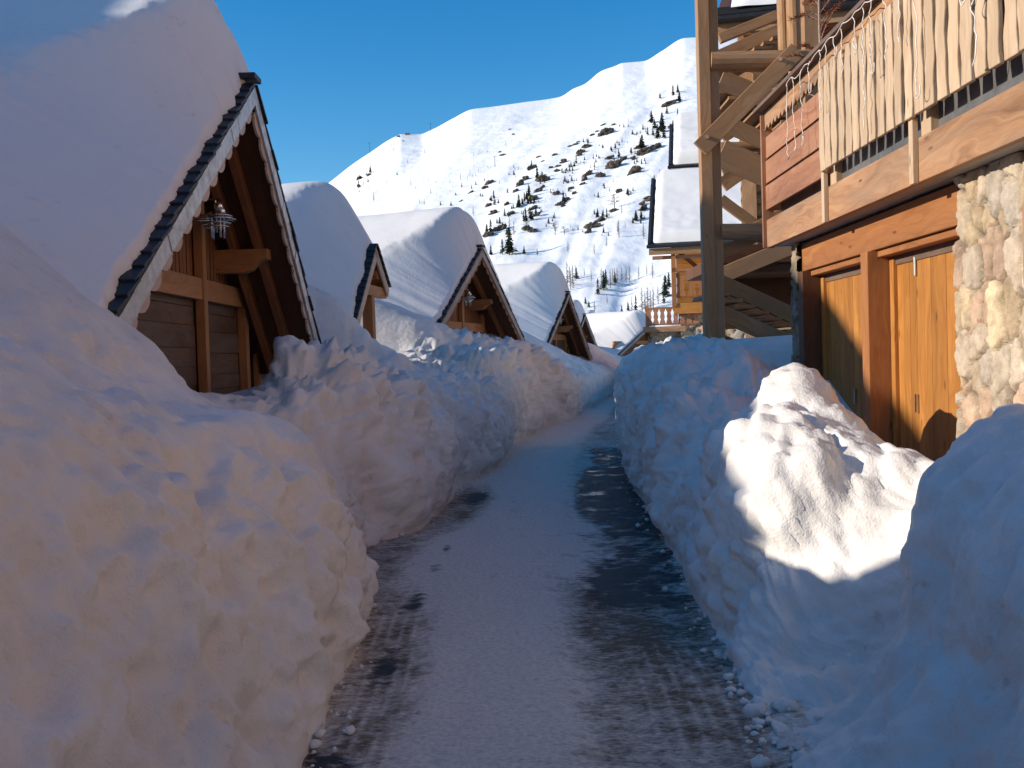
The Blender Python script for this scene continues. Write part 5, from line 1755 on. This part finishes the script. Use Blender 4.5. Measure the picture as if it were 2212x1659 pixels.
# hut and lift masts on the skyline
def skyline(px, py, back=0):
    d = ray(px, py)
    a = math.atan2(d[0], d[1])
    r_ = 1492
    return (math.sin(a) * r_, math.cos(a) * r_, float(mt_height(a, r_)[0]))
hx, hy, hz = skyline(880, 288)
HT = empty('ridge_hut', (hx, hy, hz - 1))
HT.scale = (.62, .62, .62)
tag(HT, 'tiny dark hut standing on the skyline of the ridge', 'hut')
MB().box(-5.5, 5.5, -4, 4, 0, 4.2, 'x').build('wall', 'timber_wood', HT)
h_ = MB()
h_.beam((-6.2, -2.3, 4.9), (6.2, -2.3, 4.9), 5.0, .3, Vector((0, -.3, 1)).normalized())
h_.beam((-6.2, 2.3, 4.9), (6.2, 2.3, 4.9), 5.0, .3, Vector((0, .3, 1)).normalized())
h_.build('roof', 'roof_tile', HT)
MB().box(-3.5, -1.5, -4.05, -3.98, 1.5, 3.2, 'x').build('window', 'dark_void', HT)
def mast(p, h, lab):
    t_ = empty('lift_mast', p)
    tag(t_, lab, 'lift mast', 'ski lift masts on the mountain')
    MB().tube([(0, 0, -2), (0, 0, h)], .35, 8, .22).build('pole', 'gutter_metal', t_)
    MB().beam((-2.2, 0, h * .96), (2.2, 0, h * .96), .25, .3).build('crossarm', 'gutter_metal', t_)
mast(skyline(799, 330), 16, 'ski lift mast on the left end of the ridge, below the hut')
mast(skyline(930, 281), 12, 'ski lift mast on the ridge just right of the hut')
l_ = on_mountain((1550 + 123 / 4.424) * .6777, (380 + 672 / 4.424) * .6777)
if l_:
    mast(l_[:3], 145 / 4.424 * .6777 / FPX * l_[3], 'thin lift mast out on the open mountainside left of the outcrops')

# ------------------------------------------------------------------ sun, sky and camera
EL, AZ = R(18.8), math.atan2(-.989, -.148)          # azimuth measured from +y towards +x
sd = Vector((math.sin(AZ) * math.cos(EL), math.cos(AZ) * math.cos(EL), math.sin(EL)))
sun = bpy.data.lights.new('sun', 'SUN')
sun.energy = 5.0
sun.angle = R(0.53)
sun.color = (1.0, 0.90, 0.77)
so = bpy.data.objects.new('sun', sun)
COL.objects.link(so)
so.rotation_euler = (-sd).to_track_quat('-Z', 'Y').to_euler()
wd = bpy.data.worlds.new('World')
SC.world = wd
wd.use_nodes = True
nt = wd.node_tree
bg = nt.nodes['Background']
sk = nt.nodes.new('ShaderNodeTexSky')
sk.sky_type = 'NISHITA'
sk.sun_disc = False
sk.sun_elevation = EL
sk.sun_rotation = AZ % (2 * math.pi)
sk.altitude = 900
sk.air_density = 1.1
sk.dust_density = 0.25
sk.ozone_density = 2.8
hs = nt.nodes.new('ShaderNodeHueSaturation')
hs.inputs['Saturation'].default_value = 1.40
nt.links.new(sk.outputs['Color'], hs.inputs['Color'])
nt.links.new(hs.outputs['Color'], bg.inputs['Color'])
bg.inputs['Strength'].default_value = 0.15

cam = bpy.data.cameras.new('camera')
cam.sensor_width = 36
cam.lens = 36 * .95
cam.clip_start = .05
cam.clip_end = 6000
co = bpy.data.objects.new('camera', cam)
COL.objects.link(co)
co.location = (0, 0, EYE)
co.rotation_euler = (Matrix.Rotation(R(90) - PITCH, 3, 'X') @ Matrix.Rotation(-ROLL, 3, 'Z')).to_euler()
SC.camera = co
SC.render.resolution_x, SC.render.resolution_y = 1024, 768
vs = SC.view_settings
vs.view_transform = 'Standard'
vs.look = 'None'
vs.exposure = 0.26
vs.gamma = 1
SC.cycles.max_bounces = 8
SC.cycles.diffuse_bounces = 6
SC.cycles.glossy_bounces = 3
SC.cycles.use_denoising = True
